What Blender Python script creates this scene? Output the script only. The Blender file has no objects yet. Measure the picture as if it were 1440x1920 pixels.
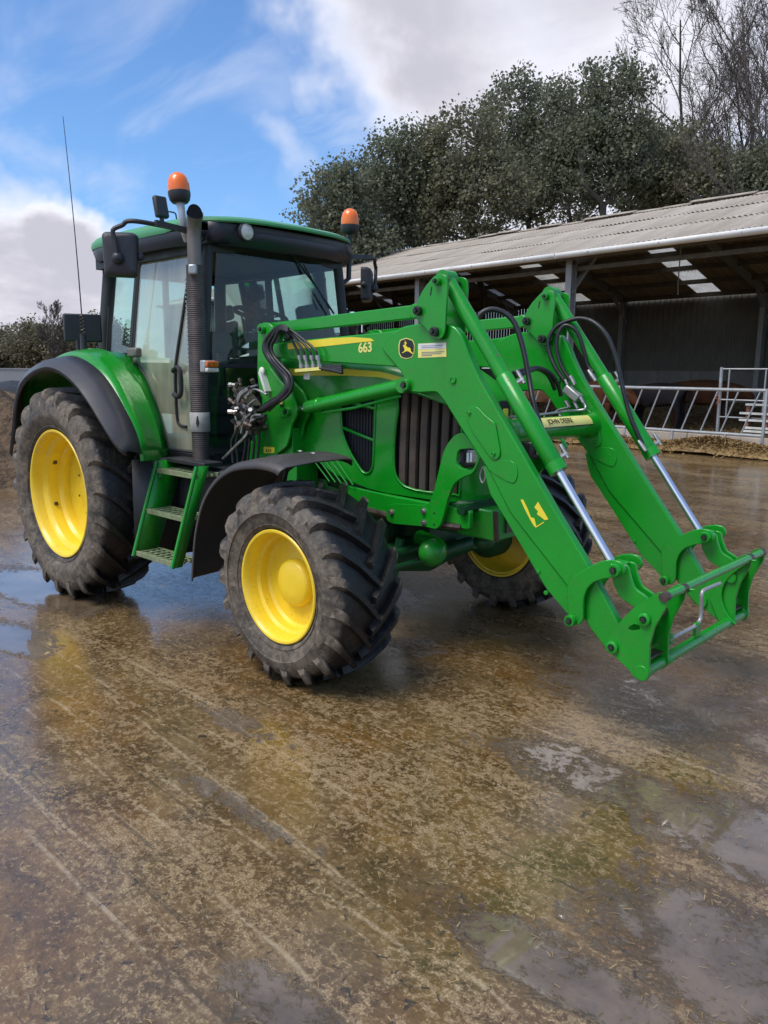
import bpy, bmesh, math, random
from mathutils import Vector, Matrix, noise as mnoise
from mathutils import geometry as mgeo

# ------------------------------------------------------------------ camera
SC = bpy.context.scene
COL = SC.collection
RAD = math.radians
CAM = Vector((6.081, -4.0062, 1.8106))
YAW, PITCH, ROLL, FPX = RAD(46.4036), RAD(10.1906), 0.00956, 1461.25
_v = Vector((-math.cos(YAW), math.sin(YAW), 0)); _r0 = Vector((_v.y, -_v.x, 0)); _up = Vector((0, 0, 1))
W_ = _v * math.cos(PITCH) - _up * math.sin(PITCH)
_u0 = _v * math.sin(PITCH) + _up * math.cos(PITCH)
R_ = _r0 * math.cos(ROLL) + _u0 * math.sin(ROLL)
U_ = _u0 * math.cos(ROLL) - _r0 * math.sin(ROLL)
cd = bpy.data.cameras.new('camera'); co = bpy.data.objects.new('camera', cd); COL.objects.link(co)
cd.sensor_fit = 'VERTICAL'; cd.sensor_height = 24.0; cd.lens = FPX / 1920 * 24.0
cd.clip_start = 0.05; cd.clip_end = 2000
co.matrix_world = Matrix((( R_.x, U_.x, -W_.x, CAM.x), (R_.y, U_.y, -W_.y, CAM.y), (R_.z, U_.z, -W_.z, CAM.z), (0, 0, 0, 1)))
SC.camera = co
SC.render.resolution_x = 768; SC.render.resolution_y = 1024
SC.view_settings.view_transform = 'Standard'; SC.view_settings.look = 'None'
SC.view_settings.exposure = 0.0; SC.view_settings.gamma = 1.0
SC.view_settings.use_curve_mapping = False
SC.render.engine = 'CYCLES'
SC.cycles.max_bounces = 5; SC.cycles.diffuse_bounces = 2; SC.cycles.glossy_bounces = 3; SC.cycles.transmission_bounces = 4; SC.cycles.transparent_max_bounces = 10
SC.cycles.caustics_reflective = False; SC.cycles.caustics_refractive = False

# ------------------------------------------------------------------ node helper
class G:
    def __init__(s, tree): s.t = tree; tree.nodes.clear()
    def n(s, typ, p=None, **k):
        nd = s.t.nodes.new(typ)
        for a, b in (p or {}).items(): setattr(nd, a, b)
        for a, b in k.items(): s.set(nd, a, b)
        return nd
    def set(s, nd, a, b):
        if a[0] == 'i' and a[1:].isdigit(): sock = nd.inputs[int(a[1:])]
        else: sock = nd.inputs[a.replace('_', ' ')]
        if isinstance(b, bpy.types.NodeSocket): s.t.links.new(b, sock)
        elif isinstance(b, bpy.types.Node): s.t.links.new(b.outputs[0], sock)
        else:
            if isinstance(b, (tuple, list)) and len(b) == 3 and sock.type == 'RGBA': b = (*b, 1)
            sock.default_value = b
    def math(s, op, a, b=0.0, c=0.0, clamp=False):
        return s.n('ShaderNodeMath', {'operation': op, 'use_clamp': clamp}, i0=a, i1=b, i2=c).outputs[0]
    def vmath(s, op, a, b=(0, 0, 0)):
        nd = s.n('ShaderNodeVectorMath', {'operation': op}, i0=a, i1=b); return nd
    def mix(s, f, a, b, mode='MIX'):
        return s.n('ShaderNodeMix', {'data_type': 'RGBA', 'blend_type': mode}, i0=f, i6=a, i7=b).outputs[2]
    def noise(s, vec, scale, detail=4.0, rough=.55, dist=0.0):
        return s.n('ShaderNodeTexNoise', None, Vector=vec, Scale=scale, Detail=detail, Roughness=rough, Distortion=dist).outputs[0]
    def ramp(s, f, stops):
        nd = s.n('ShaderNodeValToRGB', None, Fac=f); cr = nd.color_ramp
        while len(cr.elements) < len(stops): cr.elements.new(0.5)
        for e, (p, c) in zip(cr.elements, stops):
            e.position = p; e.color = (c, c, c, 1) if isinstance(c, (int, float)) else (*c, 1)
        return nd.outputs[0]
    def map(s, v, a, b, c=0.0, d=1.0):
        return s.n('ShaderNodeMapRange', {'clamp': True}, Value=v, i1=a, i2=b, i3=c, i4=d).outputs[0]

# ------------------------------------------------------------------ world: sky with broken cloud
SUN_EL, SUN_AZ = RAD(60), RAD(-105)      # azimuth of the sun in world x,y
sun_dir = Vector((math.cos(SUN_AZ) * math.cos(SUN_EL), math.sin(SUN_AZ) * math.cos(SUN_EL), math.sin(SUN_EL)))
world = bpy.data.worlds.new('World'); SC.world = world; world.use_nodes = True
g = G(world.node_tree)
sky = g.n('ShaderNodeTexSky', {'sky_type': 'NISHITA', 'sun_disc': False, 'sun_elevation': SUN_EL,
          'sun_rotation': math.atan2(sun_dir.x, sun_dir.y), 'air_density': 1.0, 'dust_density': 0.6, 'ozone_density': 2.5})
tc = g.n('ShaderNodeTexCoord')
sep = g.n('ShaderNodeSeparateXYZ', None, Vector=tc.outputs['Generated'])
zc = g.math('MAXIMUM', sep.outputs[2], 0.0)
zd = g.math('ADD', zc, 0.22)
comb = g.n('ShaderNodeCombineXYZ', None, X=g.math('DIVIDE', sep.outputs[0], zd), Y=g.math('DIVIDE', sep.outputs[1], zd), Z=0.0)
CL_OFF = (3.1, 1.7, 0.4)
pos = g.vmath('ADD', comb, CL_OFF)
n1 = g.noise(pos, 1.05, 7.0, .52, .15)
n2 = g.noise(pos, 0.42, 2.0, .5)
dens = g.math('ADD', g.math('MULTIPLY', n1, .62), g.math('MULTIPLY', n2, .38))
SKYBLOBS = []
def px_dir(px, py):
    return (W_ + R_ * ((px - 720) / FPX) - U_ * ((py - 960) / FPX)).normalized()
# cloud banks seen in the photograph, their edges broken up by warping the direction (px, py, size in degrees, weight)
wn = g.n('ShaderNodeTexNoise', None, Vector=tc.outputs['Generated'], Scale=4.2, Detail=5.0, Roughness=.6)
wv = g.vmath('SUBTRACT', wn.outputs[1], (.5, .5, .5)); wv = g.n('ShaderNodeVectorMath', {'operation': 'SCALE'}, i0=wv.outputs[0]); wv.inputs['Scale'].default_value = .26
wdir = g.vmath('NORMALIZE', g.vmath('ADD', tc.outputs['Generated'], wv.outputs[0]).outputs[0]).outputs[0]
for (px, py, rad, wt) in [(150, 260, 19, -.30), (430, 190, 13, -.22), (600, 330, 11, -.20), (60, 100, 13, -.16), (330, 380, 9, -.15), (930, 90, 22, .16), (520, 10, 8, .13), (720, 165, 9, .10),
                          (480, 315, 6, .36), (10, 545, 11.5, .50), (150, 470, 5, .22), (200, 85, 6, .22), (1400, 300, 22, .10)]:
    d = px_dir(px, py)
    dt = g.vmath('DOT_PRODUCT', wdir, tuple(d)).outputs['Value']
    k = g.map(dt, math.cos(RAD(rad)), 1.0, 0.0, wt)
    k.node.interpolation_type = 'SMOOTHSTEP'
    dens = g.math('ADD', dens, k)
cov = g.map(dens, .36, .78)
cov.node.interpolation_type = 'SMOOTHSTEP'
ws = g.n('ShaderNodeMapping', None, Vector=comb.outputs[0], Scale=(1.0, 2.6, 1.0), Rotation=(0, 0, RAD(35)))
wisp = g.map(g.noise(ws.outputs[0], 1.5, 5, .55, .5), .44, .84, 0, .40); wisp.node.interpolation_type = 'SMOOTHSTEP'
cov = g.math('MAXIMUM', cov, wisp)
hz = g.map(sep.outputs[2], 0.0, .14, .55, 0.0)
cov = g.math('MAXIMUM', cov, hz)
# cloud body: white where thin, grey-lavender where thick or low
n3 = g.noise(pos, 2.6, 6.0, .58, .3)
thick = g.map(g.math('ADD', dens, g.math('MULTIPLY', g.math('SUBTRACT', n3, .5), .28)), .60, .84)
thick.node.interpolation_type = 'SMOOTHSTEP'
low = g.map(sep.outputs[2], .06, .30, .75, .0)
thick = g.math('MAXIMUM', thick, g.math('MULTIPLY', low, g.map(n3, .38, .60)))
ccol = g.mix(thick, (6.6, 6.5, 6.8), (3.6, 3.55, 4.1))
skyc = g.mix(1.0, sky.outputs[0], (.66, .89, 1.12), 'MULTIPLY')
tot = g.mix(cov, skyc, ccol)
bg = g.n('ShaderNodeBackground', None, Color=tot, Strength=0.110)
out = g.n('ShaderNodeOutputWorld', None, Surface=bg.outputs[0])

sl = bpy.data.lights.new('sun', 'SUN'); so = bpy.data.objects.new('sun', sl); COL.objects.link(so)
sl.energy = 2.0; sl.angle = RAD(30); sl.color = (1.0, .94, .86)
so.rotation_euler = (-sun_dir).to_track_quat('-Z', 'Y').to_euler(); so.location = (0, -10, 12)
SC.view_settings.exposure = 0.62

# ------------------------------------------------------------------ pixel -> place (a pixel gives a direction, the plane gives the distance)
def _ray(p):
    return W_ + R_ * ((p[0] - 720) / FPX) - U_ * ((p[1] - 960) / FPX)
def onY(p, y):
    d = _ray(p); t = (y - CAM.y) / d.y; return CAM + d * t
def onX(p, x):
    d = _ray(p); t = (x - CAM.x) / d.x; return CAM + d * t
def onZ(p, z=0.0):
    d = _ray(p); t = (z - CAM.z) / d.z; return CAM + d * t
def atD(p, dist):
    d = _ray(p); h = math.hypot(d.x, d.y); return CAM + d * (dist / h)
def XZ(pts, y):
    o = []
    for p in pts:
        q = onY(p, y); o.append((q.x, q.z))
    return o

# ------------------------------------------------------------------ mesh helpers
def _inside(p, poly):
    r = False; j = len(poly) - 1
    for i in range(len(poly)):
        a, b = poly[i], poly[j]
        if (a[1] > p[1]) != (b[1] > p[1]) and p[0] < (b[0] - a[0]) * (p[1] - a[1]) / (b[1] - a[1]) + a[0]: r = not r
        j = i
    return r
class B:
    def __init__(s): s.v = []; s.f = []
    def add(s, vs, fs):
        o = len(s.v); s.v += [tuple(v) for v in vs]; s.f += [tuple(i + o for i in f) for f in fs]; return s
    def box(s, c, d, rot=None):
        vs = []
        for x in (-.5, .5):
            for y in (-.5, .5):
                for z in (-.5, .5):
                    p = Vector((x * d[0], y * d[1], z * d[2]))
                    if rot is not None: p = rot @ p
                    vs.append(p + Vector(c))
        return s.add(vs, [(0, 1, 3, 2), (4, 6, 7, 5), (0, 4, 5, 1), (2, 3, 7, 6), (0, 2, 6, 4), (1, 5, 7, 3)])
    def bar(s, a, b, w, h, up=(0, 0, 1)):
        a = Vector(a); b = Vector(b); d = (b - a); L = d.length; d.normalize(); u = Vector(up)
        sx = d.cross(u)
        if sx.length < 1e-4: sx = d.cross(Vector((1, 0, 0)))
        sx.normalize(); u = sx.cross(d)
        rot = Matrix((d, sx, u)).transposed()
        return s.box((a + b) / 2, (L, w, h), rot)
    def tube(s, path, r, n=10, caps=True, closed=False):
        P = [Vector(p) for p in path]; m = len(P)
        rr = r if isinstance(r, (list, tuple)) else [r] * m
        prev = None; vs = []
        for i, p in enumerate(P):
            if closed: t = P[(i + 1) % m] - P[i - 1]
            else: t = P[min(i + 1, m - 1)] - P[max(i - 1, 0)]
            t.normalize()
            if prev is None:
                a = Vector((0, 0, 1)) if abs(t.z) < .9 else Vector((1, 0, 0))
                nx = t.cross(a).normalized()
            else:
                nx = prev - t * prev.dot(t)
                if nx.length < 1e-5: nx = t.cross(Vector((0, 0, 1)))
                nx.normalize()
            prev = nx; ny = t.cross(nx)
            for k in range(n):
                an = 2 * math.pi * k / n
                vs.append(p + (nx * math.cos(an) + ny * math.sin(an)) * rr[i])
        fs = []
        for i in range(m if closed else m - 1):
            j = (i + 1) % m
            for k in range(n):
                k2 = (k + 1) % n
                fs.append((i * n + k, i * n + k2, j * n + k2, j * n + k))
        if caps and not closed:
            fs.append(tuple(range(n))[::-1]); fs.append(tuple((m - 1) * n + k for k in range(n)))
        return s.add(vs, fs)
    def cyl(s, a, b, r0, r1=None, n=16): return s.tube([a, b], [r0, r0 if r1 is None else r1], n)
    def lathe(s, prof, c, axis='y', n=32, sgn=1):
        # prof: (radius, offset along axis); axis through c
        vs = []; m = len(prof); cx, cy, cz = c
        for (r, o) in prof:
            for k in range(n):
                a = 2 * math.pi * k / n
                if axis == 'y': vs.append((cx + r * math.cos(a), cy + o * sgn, cz + r * math.sin(a)))
                elif axis == 'z': vs.append((cx + r * math.cos(a), cy + r * math.sin(a), cz + o * sgn))
                else: vs.append((cx + o * sgn, cy + r * math.cos(a), cz + r * math.sin(a)))
        fs = []
        for i in range(m - 1):
            for k in range(n):
                k2 = (k + 1) % n; fs.append((i * n + k, i * n + k2, (i + 1) * n + k2, (i + 1) * n + k))
        return s.add(vs, fs)
    def prism(s, pts, y0, y1, holes=None):
        # outline in (x, z), extruded along y
        loops = [pts] + (holes or []); o = len(s.v); allp = [p for l in loops for p in l]; N = len(allp)
        s.v += [(p[0], y0, p[1]) for p in allp] + [(p[0], y1, p[1]) for p in allp]
        if holes:
            V2 = [Vector((p[0], p[1])) for p in allp]; E2 = []; k0 = 0
            for l in loops:
                E2 += [(k0 + i, k0 + (i + 1) % len(l)) for i in range(len(l))]; k0 += len(l)
            rv = mgeo.delaunay_2d_cdt(V2, E2, [], 0, 1e-7); vv = rv[0]; back = [rv[3][i][0] for i in range(len(vv))]
            for t in rv[2]:
                c = (vv[t[0]] + vv[t[1]] + vv[t[2]]) / 3
                if _inside(c, pts) and not any(_inside(c, h) for h in holes):
                    t = [back[i] for i in t]; s.f.append(tuple(o + i for i in t)); s.f.append(tuple(o + N + i for i in t[::-1]))
        else:
            s.f.append(tuple(o + i for i in range(N))); s.f.append(tuple(o + N + i for i in range(N))[::-1])
        b = 0
        for l in loops:
            m = len(l)
            for i in range(m):
                j = (i + 1) % m; s.f.append((o + b + i, o + b + j, o + N + b + j, o + N + b + i))
            b += m
        return s
    def loft(s, rows, closed=False):
        # rows: list of equal-length point lists
        m = len(rows); n = len(rows[0]); vs = [p for r in rows for p in r]; fs = []
        for i in range(m - 1):
            for k in range(n if closed else n - 1):
                k2 = (k + 1) % n; fs.append((i * n + k, i * n + k2, (i + 1) * n + k2, (i + 1) * n + k))
        return s.add(vs, fs)
    def sphere(s, c, r, n=16, m=10, sc=(1, 1, 1)):
        vs = []; fs = []
        for i in range(m + 1):
            t = math.pi * i / m
            for k in range(n):
                a = 2 * math.pi * k / n
                vs.append((c[0] + r * sc[0] * math.sin(t) * math.cos(a), c[1] + r * sc[1] * math.sin(t) * math.sin(a), c[2] + r * sc[2] * math.cos(t)))
        for i in range(m):
            for k in range(n):
                k2 = (k + 1) % n; fs.append((i * n + k, (i + 1) * n + k, (i + 1) * n + k2, i * n + k2))
        return s.add(vs, fs)
    def obj(s, name, mat, parent=None, smooth=35, bevel=0.0, segs=2, solid=0.0, fix=True):
        me = bpy.data.meshes.new(name); me.from_pydata(s.v, [], s.f); me.validate()
        if fix:
            bm = bmesh.new(); bm.from_mesh(me); bmesh.ops.remove_doubles(bm, verts=bm.verts, dist=1e-5)
            bmesh.ops.recalc_face_normals(bm, faces=bm.faces); bm.to_mesh(me); bm.free()
        if smooth is not None and len(me.polygons):
            me.polygons.foreach_set('use_smooth', [True] * len(me.polygons))
            try: me.set_sharp_from_angle(angle=RAD(smooth))
            except Exception: pass
        o = bpy.data.objects.new(name, me); COL.objects.link(o)
        if mat is not None: me.materials.append(mat)
        if solid:
            md = o.modifiers.new('solid', 'SOLIDIFY'); md.thickness = solid; md.offset = 0
        if bevel:
            md = o.modifiers.new('bevel', 'BEVEL'); md.width = bevel; md.segments = segs; md.limit_method = 'ANGLE'; md.angle_limit = RAD(35)
            md.harden_normals = False
        if parent is not None: o.parent = parent
        return o
def rnd(pts, r, k=4):
    # round the corners of a closed outline
    out = []; m = len(pts)
    for i in range(m):
        p = Vector(pts[i]).to_2d() if len(pts[i]) > 2 else Vector(pts[i]); a = Vector(pts[i - 1]); b = Vector(pts[(i + 1) % m])
        da = a - p; db = b - p; la = da.length; lb = db.length
        if la < 1e-6 or lb < 1e-6: out.append(tuple(p)); continue
        q = min(r, .45 * la, .45 * lb)
        A = p + da / la * q; C = p + db / lb * q
        for t in range(k + 1):
            t /= k; out.append(tuple((1 - t) ** 2 * A + 2 * t * (1 - t) * p + t * t * C))
    return out
def spline(pts, k=6, closed=False):
    P = [Vector(p) for p in pts]; m = len(P); out = []
    for i in range(m if closed else m - 1):
        g4 = [P[(i + j) % m] if closed else P[max(0, min(m - 1, i + j))] for j in (-1, 0, 1, 2)]
        for t in range(k):
            t /= k
            a, b, c, d = g4
            out.append(.5 * ((2 * b) + (c - a) * t + (2 * a - 5 * b + 4 * c - d) * t * t + (3 * b - a - 3 * c + d) * t ** 3))
    if not closed: out.append(P[-1])
    return out
def tag(o, label=None, cat=None, group=None, kind=None):
    for k, v in (('label', label), ('category', cat), ('group', group), ('kind', kind)):
        if v: o[k] = v
    return o
def empty(name, loc=(0, 0, 0), rz=0.0):
    o = bpy.data.objects.new(name, None); COL.objects.link(o); o.location = loc; o.rotation_euler = (0, 0, rz); o.empty_display_size = .2
    return o
def shiftcopy(o, dy, skip=()):
    c = o.copy(); COL.objects.link(c); c.parent = o.parent; c.location = (0, dy, 0)
    for ch in [x for x in bpy.data.objects if x.parent == o]:
        if ch.name.split('.')[0] in skip: continue
        d = ch.copy(); COL.objects.link(d); d.parent = c
    return c
def mirror(o, parent=None):
    c = o.copy(); COL.objects.link(c); c.parent = parent if parent is not None else o.parent; c.scale = (1, -1, 1)
    for ch in [x for x in bpy.data.objects if x.parent == o]:
        d = ch.copy(); COL.objects.link(d); d.parent = c
    return c
# ------------------------------------------------------------------ materials
MAT = {}
def new_mat(name):
    m = bpy.data.materials.new(name); m.use_nodes = True; MAT[name] = m
    return m, G(m.node_tree)
def finish(g, shader, disp=None):
    o = g.n('ShaderNodeOutputMaterial', None, Surface=shader)
    return o
def simple(name, col, rough=.5, metal=0.0, splat=0.0, var=.15, scale=8.0, coat=0.0, dust=None, dustamt=.25, bump=0.0, spec=.5, bscale=60, emis=None, rvar=.12):
    m, g = new_mat(name)
    tc = g.n('ShaderNodeTexCoord'); P = tc.outputs['Object']
    n = g.noise(P, scale, 5, .6)
    c = g.mix(g.map(n, .3, .7, 0, 1), tuple(x * (1 - var) for x in col), tuple(min(1, x * (1 + var)) for x in col))
    r = g.map(n, .3, .7, max(.02, rough - rvar), min(1, rough + rvar))
    if dust:
        n2 = g.noise(P, scale * .35, 6, .68, .4)
        n3 = g.noise(P, scale * 9, 3, .6)
        d = g.math('MULTIPLY', g.map(g.math('ADD', n2, g.math('MULTIPLY', g.math('SUBTRACT', n3, .5), .35)), .5, .78), dustamt)
        c = g.mix(d, c, dust)
        r = g.math('ADD', r, g.math('MULTIPLY', d, .5), clamp=True)
    if splat:
        ns = g.noise(P, 48, 3, .6, .3); nm = g.noise(P, 1.9, 4, .6, .5); sm_ = g.math('MULTIPLY', g.math('MULTIPLY', g.map(ns, .59, .68), g.map(nm, .46, .62)), splat)
        c = g.mix(sm_, c, (.12, .09, .055)); r = g.math('ADD', r, g.math('MULTIPLY', sm_, .4), clamp=True)
    b = g.n('ShaderNodeBsdfPrincipled', None, Base_Color=c, Roughness=r, Metallic=metal)
    b.inputs['Specular IOR Level'].default_value = spec
    if coat: b.inputs['Coat Weight'].default_value = coat; b.inputs['Coat Roughness'].default_value = .12
    if bump:
        nb = g.noise(P, bscale, 4, .6)
        bp = g.n('ShaderNodeBump', None, Strength=1.0, Distance=bump, Height=nb)
        g.set(b, 'Normal', bp.outputs[0])
    finish(g, b.outputs[0])
    return m
MUD = (.11, .085, .06)
simple('green_paint', (.0055, .275, .014), .27, var=.10, scale=3, coat=.25, dust=(.06, .17, .045), dustamt=.5, rvar=.09, spec=.4, splat=.8)
simple('dark_green', (.008, .085, .022), .45, var=.2, scale=6, dust=(.05, .05, .035), dustamt=.5, rvar=.1)
simple('yellow_paint', (.90, .63, .03), .38, var=.07, scale=4, coat=.2, dust=(.42, .30, .10), dustamt=.35, rvar=.06, splat=.45)
simple('decal_yellow', (.86, .70, .05), .45, var=.05)
simple('decal_pale', (.82, .74, .22), .45, var=.05)
simple('decal_white', (.72, .72, .66), .5, var=.05)
simple('decal_black', (.012, .012, .012), .4, var=.05)
simple('label_grey', (.40, .39, .36), .55, var=.15, scale=30, dust=(.2, .16, .12), dustamt=.6)
simple('indicator_amber', (.55, .13, .012), .3, var=.2, scale=40, coat=.4)
simple('decal_blue', (.12, .16, .35), .5, var=.05)
simple('black_plastic', (.022, .023, .027), .48, var=.2, scale=10, dust=(.09, .085, .075), dustamt=.25, bump=.0006, bscale=180)
simple('fender_plastic', (.038, .038, .043), .5, var=.12, scale=4, dust=(.12, .10, .08), dustamt=.3, bump=.0006, bscale=160)
simple('front_fender_plastic', (.05, .046, .044), .5, var=.15, scale=4, dust=(.13, .10, .075), dustamt=.6, bump=.0006, bscale=160)
simple('cab_trim', (.028, .034, .036), .6, var=.15, scale=6)
simple('cab_liner', (.17, .18, .16), .8, var=.12, scale=6)
simple('roof_green', (.07, .31, .13), .42, var=.1, scale=2, dust=(.20, .26, .19), dustamt=.5)
simple('roof_visor', (.012, .016, .03), .4, var=.15, scale=3, spec=.6)
simple('exhaust_shield', (.055, .048, .043), .5, var=.25, scale=14, metal=.3, dust=(.10, .085, .07), dustamt=.5)
simple('exhaust_pipe', (.20, .18, .165), .55, metal=.4, var=.15, scale=9, dust=(.16, .12, .09), dustamt=.5)
simple('soot', (.006, .006, .007), .8)
simple('hose_rubber', (.016, .016, .017), .42, var=.2, scale=20)
simple('steel', (.45, .44, .42), .35, metal=.9, var=.2, scale=25, dust=(.16, .12, .08), dustamt=.5)
simple('chrome', (.85, .85, .87), .10, metal=1.0, var=.04, scale=12, rvar=.04)
simple('galvanised', (.42, .43, .43), .45, metal=.55, var=.14, scale=5, dust=(.22, .19, .15), dustamt=.35)
simple('worn_steel', (.11, .085, .07), .45, metal=.7, var=.35, scale=18)
simple('bolt_steel', (.05, .055, .05), .4, metal=.6, var=.3, scale=30)
simple('worn_tread', (.20, .25, .13), .5, var=.3, scale=20, dust=(.25, .22, .15), dustamt=.7)
simple('seat_fabric', (.045, .05, .05), .9, var=.2, scale=20)
simple('lamp_glass', (.62, .60, .54), .18, var=.2, scale=40, coat=.6)
simple('lamp_chrome', (.75, .75, .75), .12, metal=.9, var=.3, scale=40)
simple('grille_slat', (.085, .062, .047), .65, var=.25, scale=9, dust=(.20, .15, .105), dustamt=.8)
simple('grille_dark', (.010, .012, .016), .55, var=.3, scale=40)
simple('concrete_wall', (.40, .34, .27), .85, var=.2, scale=1.6, dust=(.17, .12, .075), dustamt=.7, bump=.004, bscale=14)
simple('shed_concrete', (.26, .25, .23), .9, var=.2, scale=1.2, dust=(.10, .08, .06), dustamt=.6)
simple('shed_steel', (.30, .31, .31), .55, metal=.25, var=.15, scale=2, dust=(.2, .17, .13), dustamt=.4)
simple('gutter', (.78, .78, .75), .5, var=.08, scale=1.5, dust=(.35, .33, .28), dustamt=.5)
simple('timber', (.12, .105, .085), .85, var=.35, scale=6)
simple('shed_sheet_wall', (.15, .145, .125), .75, var=.22, scale=1.5, dust=(.09, .07, .05), dustamt=.6)
simple('brick_red', (.24, .10, .07), .9, var=.25, scale=3)
simple('black_sheet', (.03, .03, .033), .6, spec=.25, var=.3, scale=2, dust=(.09, .08, .07), dustamt=.5, bump=.02, bscale=3)
simple('wall_panel', (.36, .36, .35), .85, var=.12, scale=1)
simple('roof_light', (.75, .74, .68), .5, var=.2, scale=2)
simple('bark', (.10, .088, .075), .95, var=.35, scale=2.5)
simple('bare_bark', (.085, .07, .06), .95, var=.3, scale=2.5)
simple('rope_orange', (.45, .12, .04), .8, var=.3, scale=20)
simple('cow_brown', (.085, .032, .014), .75, var=.35, scale=3, bump=.004, bscale=40, spec=.12)
simple('cow_black', (.012, .010, .011), .6, var=.4, scale=3, bump=.004, bscale=40, spec=.12)
simple('cow_tan', (.15, .075, .035), .75, var=.3, scale=3, bump=.004, bscale=40, spec=.12)
simple('soil', (.115, .07, .036), .9, var=.55, scale=2.6, dust=(.21, .15, .085), dustamt=.8, bump=.14, bscale=6)
simple('field', (.06, .08, .03), .95, var=.3, scale=.1)

# orange beacon lens: translucent plastic
m, g = new_mat('amber_lens')
b = g.n('ShaderNodeBsdfPrincipled', None, Base_Color=(.95, .20, .014), Roughness=.28)
b.inputs['Subsurface Weight'].default_value = .6; b.inputs['Subsurface Radius'].default_value = (.05, .02, .01); b.inputs['Subsurface Scale'].default_value = .6
b.inputs['Coat Weight'].default_value = .4
finish(g, b.outputs[0])

# cab glass: thin pane, tinted, with dust and water streaks; door coat also paints in sky reflection
def glass(name, tint, dirt_sheen, dirt_sheen_col=(.45, .46, .42), streak=True, refl=1.0, dmin=.12):
    m, g = new_mat(name)
    tc = g.n('ShaderNodeTexCoord')
    mp = g.n('ShaderNodeMapping', None, Vector=tc.outputs['Object'], Scale=(3.2, 3.2, .45) if streak else (3, 3, 3))
    n1 = g.noise(mp.outputs[0], 1.6, 5, .6, .3); n2 = g.noise(tc.outputs['Object'], 2.2, 3, .5)
    d = g.math('MULTIPLY', g.map(g.math('ADD', g.math('MULTIPLY', n1, .6), g.math('MULTIPLY', n2, .4)), .38, .72, dmin, 1.0), dirt_sheen)
    tr = g.n('ShaderNodeBsdfTransparent', None, Color=tint)
    df = g.n('ShaderNodeBsdfDiffuse', None, Color=dirt_sheen_col)
    tl = g.n('ShaderNodeBsdfTranslucent', None, Color=dirt_sheen_col)
    dd = g.n('ShaderNodeMixShader', None, i0=.5, i1=df.outputs[0], i2=tl.outputs[0])
    gl = g.n('ShaderNodeBsdfGlossy', None, Color=(1, 1, 1), Roughness=.03)
    fr = g.n('ShaderNodeFresnel', None, IOR=1.5)
    a = g.n('ShaderNodeMixShader', None, i0=d, i1=tr.outputs[0], i2=dd.outputs[0])
    s = g.n('ShaderNodeMixShader', None, i0=g.math('MULTIPLY', fr.outputs[0], refl, clamp=True), i1=a.outputs[0], i2=gl.outputs[0])
    finish(g, s.outputs[0]); return m
glass('windscreen_glass', (.70, .86, .79), .07)
glass('door_glass', (.74, .85, .72), .82, (1.0, .97, .72), refl=1.8, dmin=.46)  # milky grime layer, with bright sky reflection painted into its colour
glass('rear_glass', (.68, .86, .80), .12)

# rubber: black lugs, side walls greyed by dried mud (yc, th: middle and half width of the tread)
def rubber(name, yc, th):
    m, g = new_mat(name)
    tc = g.n('ShaderNodeTexCoord'); P = tc.outputs['Object']; sp = g.n('ShaderNodeSeparateXYZ', None, Vector=P)
    off = g.math('ABSOLUTE', g.math('SUBTRACT', g.math('ABSOLUTE', sp.outputs[1]), yc))
    side = g.map(off, th * .80, th * 1.06); side.node.interpolation_type = 'SMOOTHSTEP'
    n1 = g.noise(P, 5, 6, .65, .3); n2 = g.noise(P, 42, 5, .66, .2); n3 = g.noise(P, 1.7, 3, .5); n4 = g.noise(P, 16, 6, .7, .6)
    f = g.math('ADD', g.math('MULTIPLY', n1, .35), g.math('MULTIPLY', n2, .25)); f = g.math('ADD', f, g.math('MULTIPLY', n3, .2)); f = g.math('ADD', f, g.math('MULTIPLY', n4, .2))
    mud = g.map(g.math('ADD', f, g.math('MULTIPLY', side, .17)), .50, .76); mud.node.interpolation_type = 'SMOOTHSTEP'
    mc = g.mix(g.map(n4, .4, .62), (.11, .088, .066), (.215, .175, .132))
    c = g.mix(mud, (.009, .0088, .009), mc)
    r = g.map(mud, 0, 1, .38, .88)
    b = g.n('ShaderNodeBsdfPrincipled', None, Base_Color=c, Roughness=r)
    bp = g.n('ShaderNodeBump', None, Strength=1.0, Distance=.006, Height=g.math('ADD', g.math('MULTIPLY', n2, .5), g.math('MULTIPLY', n4, .8)))
    g.set(b, 'Normal', bp.outputs[0]); finish(g, b.outputs[0]); return m
rubber('rear_tyre_rubber', 1.155, .235); rubber('front_tyre_rubber', 1.075, .218)

# perforated heat shield round the exhaust
m, g = new_mat('heat_shield')
tc = g.n('ShaderNodeTexCoord'); w = g.n('ShaderNodeTexWave', {'wave_type': 'BANDS', 'bands_direction': 'Z'}, Vector=tc.outputs['Object'], Scale=22.0, Distortion=.2)
n = g.noise(tc.outputs['Object'], 9, 5, .65)
c = g.mix(g.map(w.outputs[1], .2, .8), (.035, .03, .03), (.095, .08, .076)); c = g.mix(g.map(n, .40, .75, 0, .8), c, (.16, .125, .11))
b = g.n('ShaderNodeBsdfPrincipled', None, Base_Color=c, Roughness=.55, Metallic=.2)
bp = g.n('ShaderNodeBump', None, Strength=.6, Distance=.004, Height=w.outputs[1]); g.set(b, 'Normal', bp.outputs[0]); finish(g, b.outputs[0])

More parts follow.
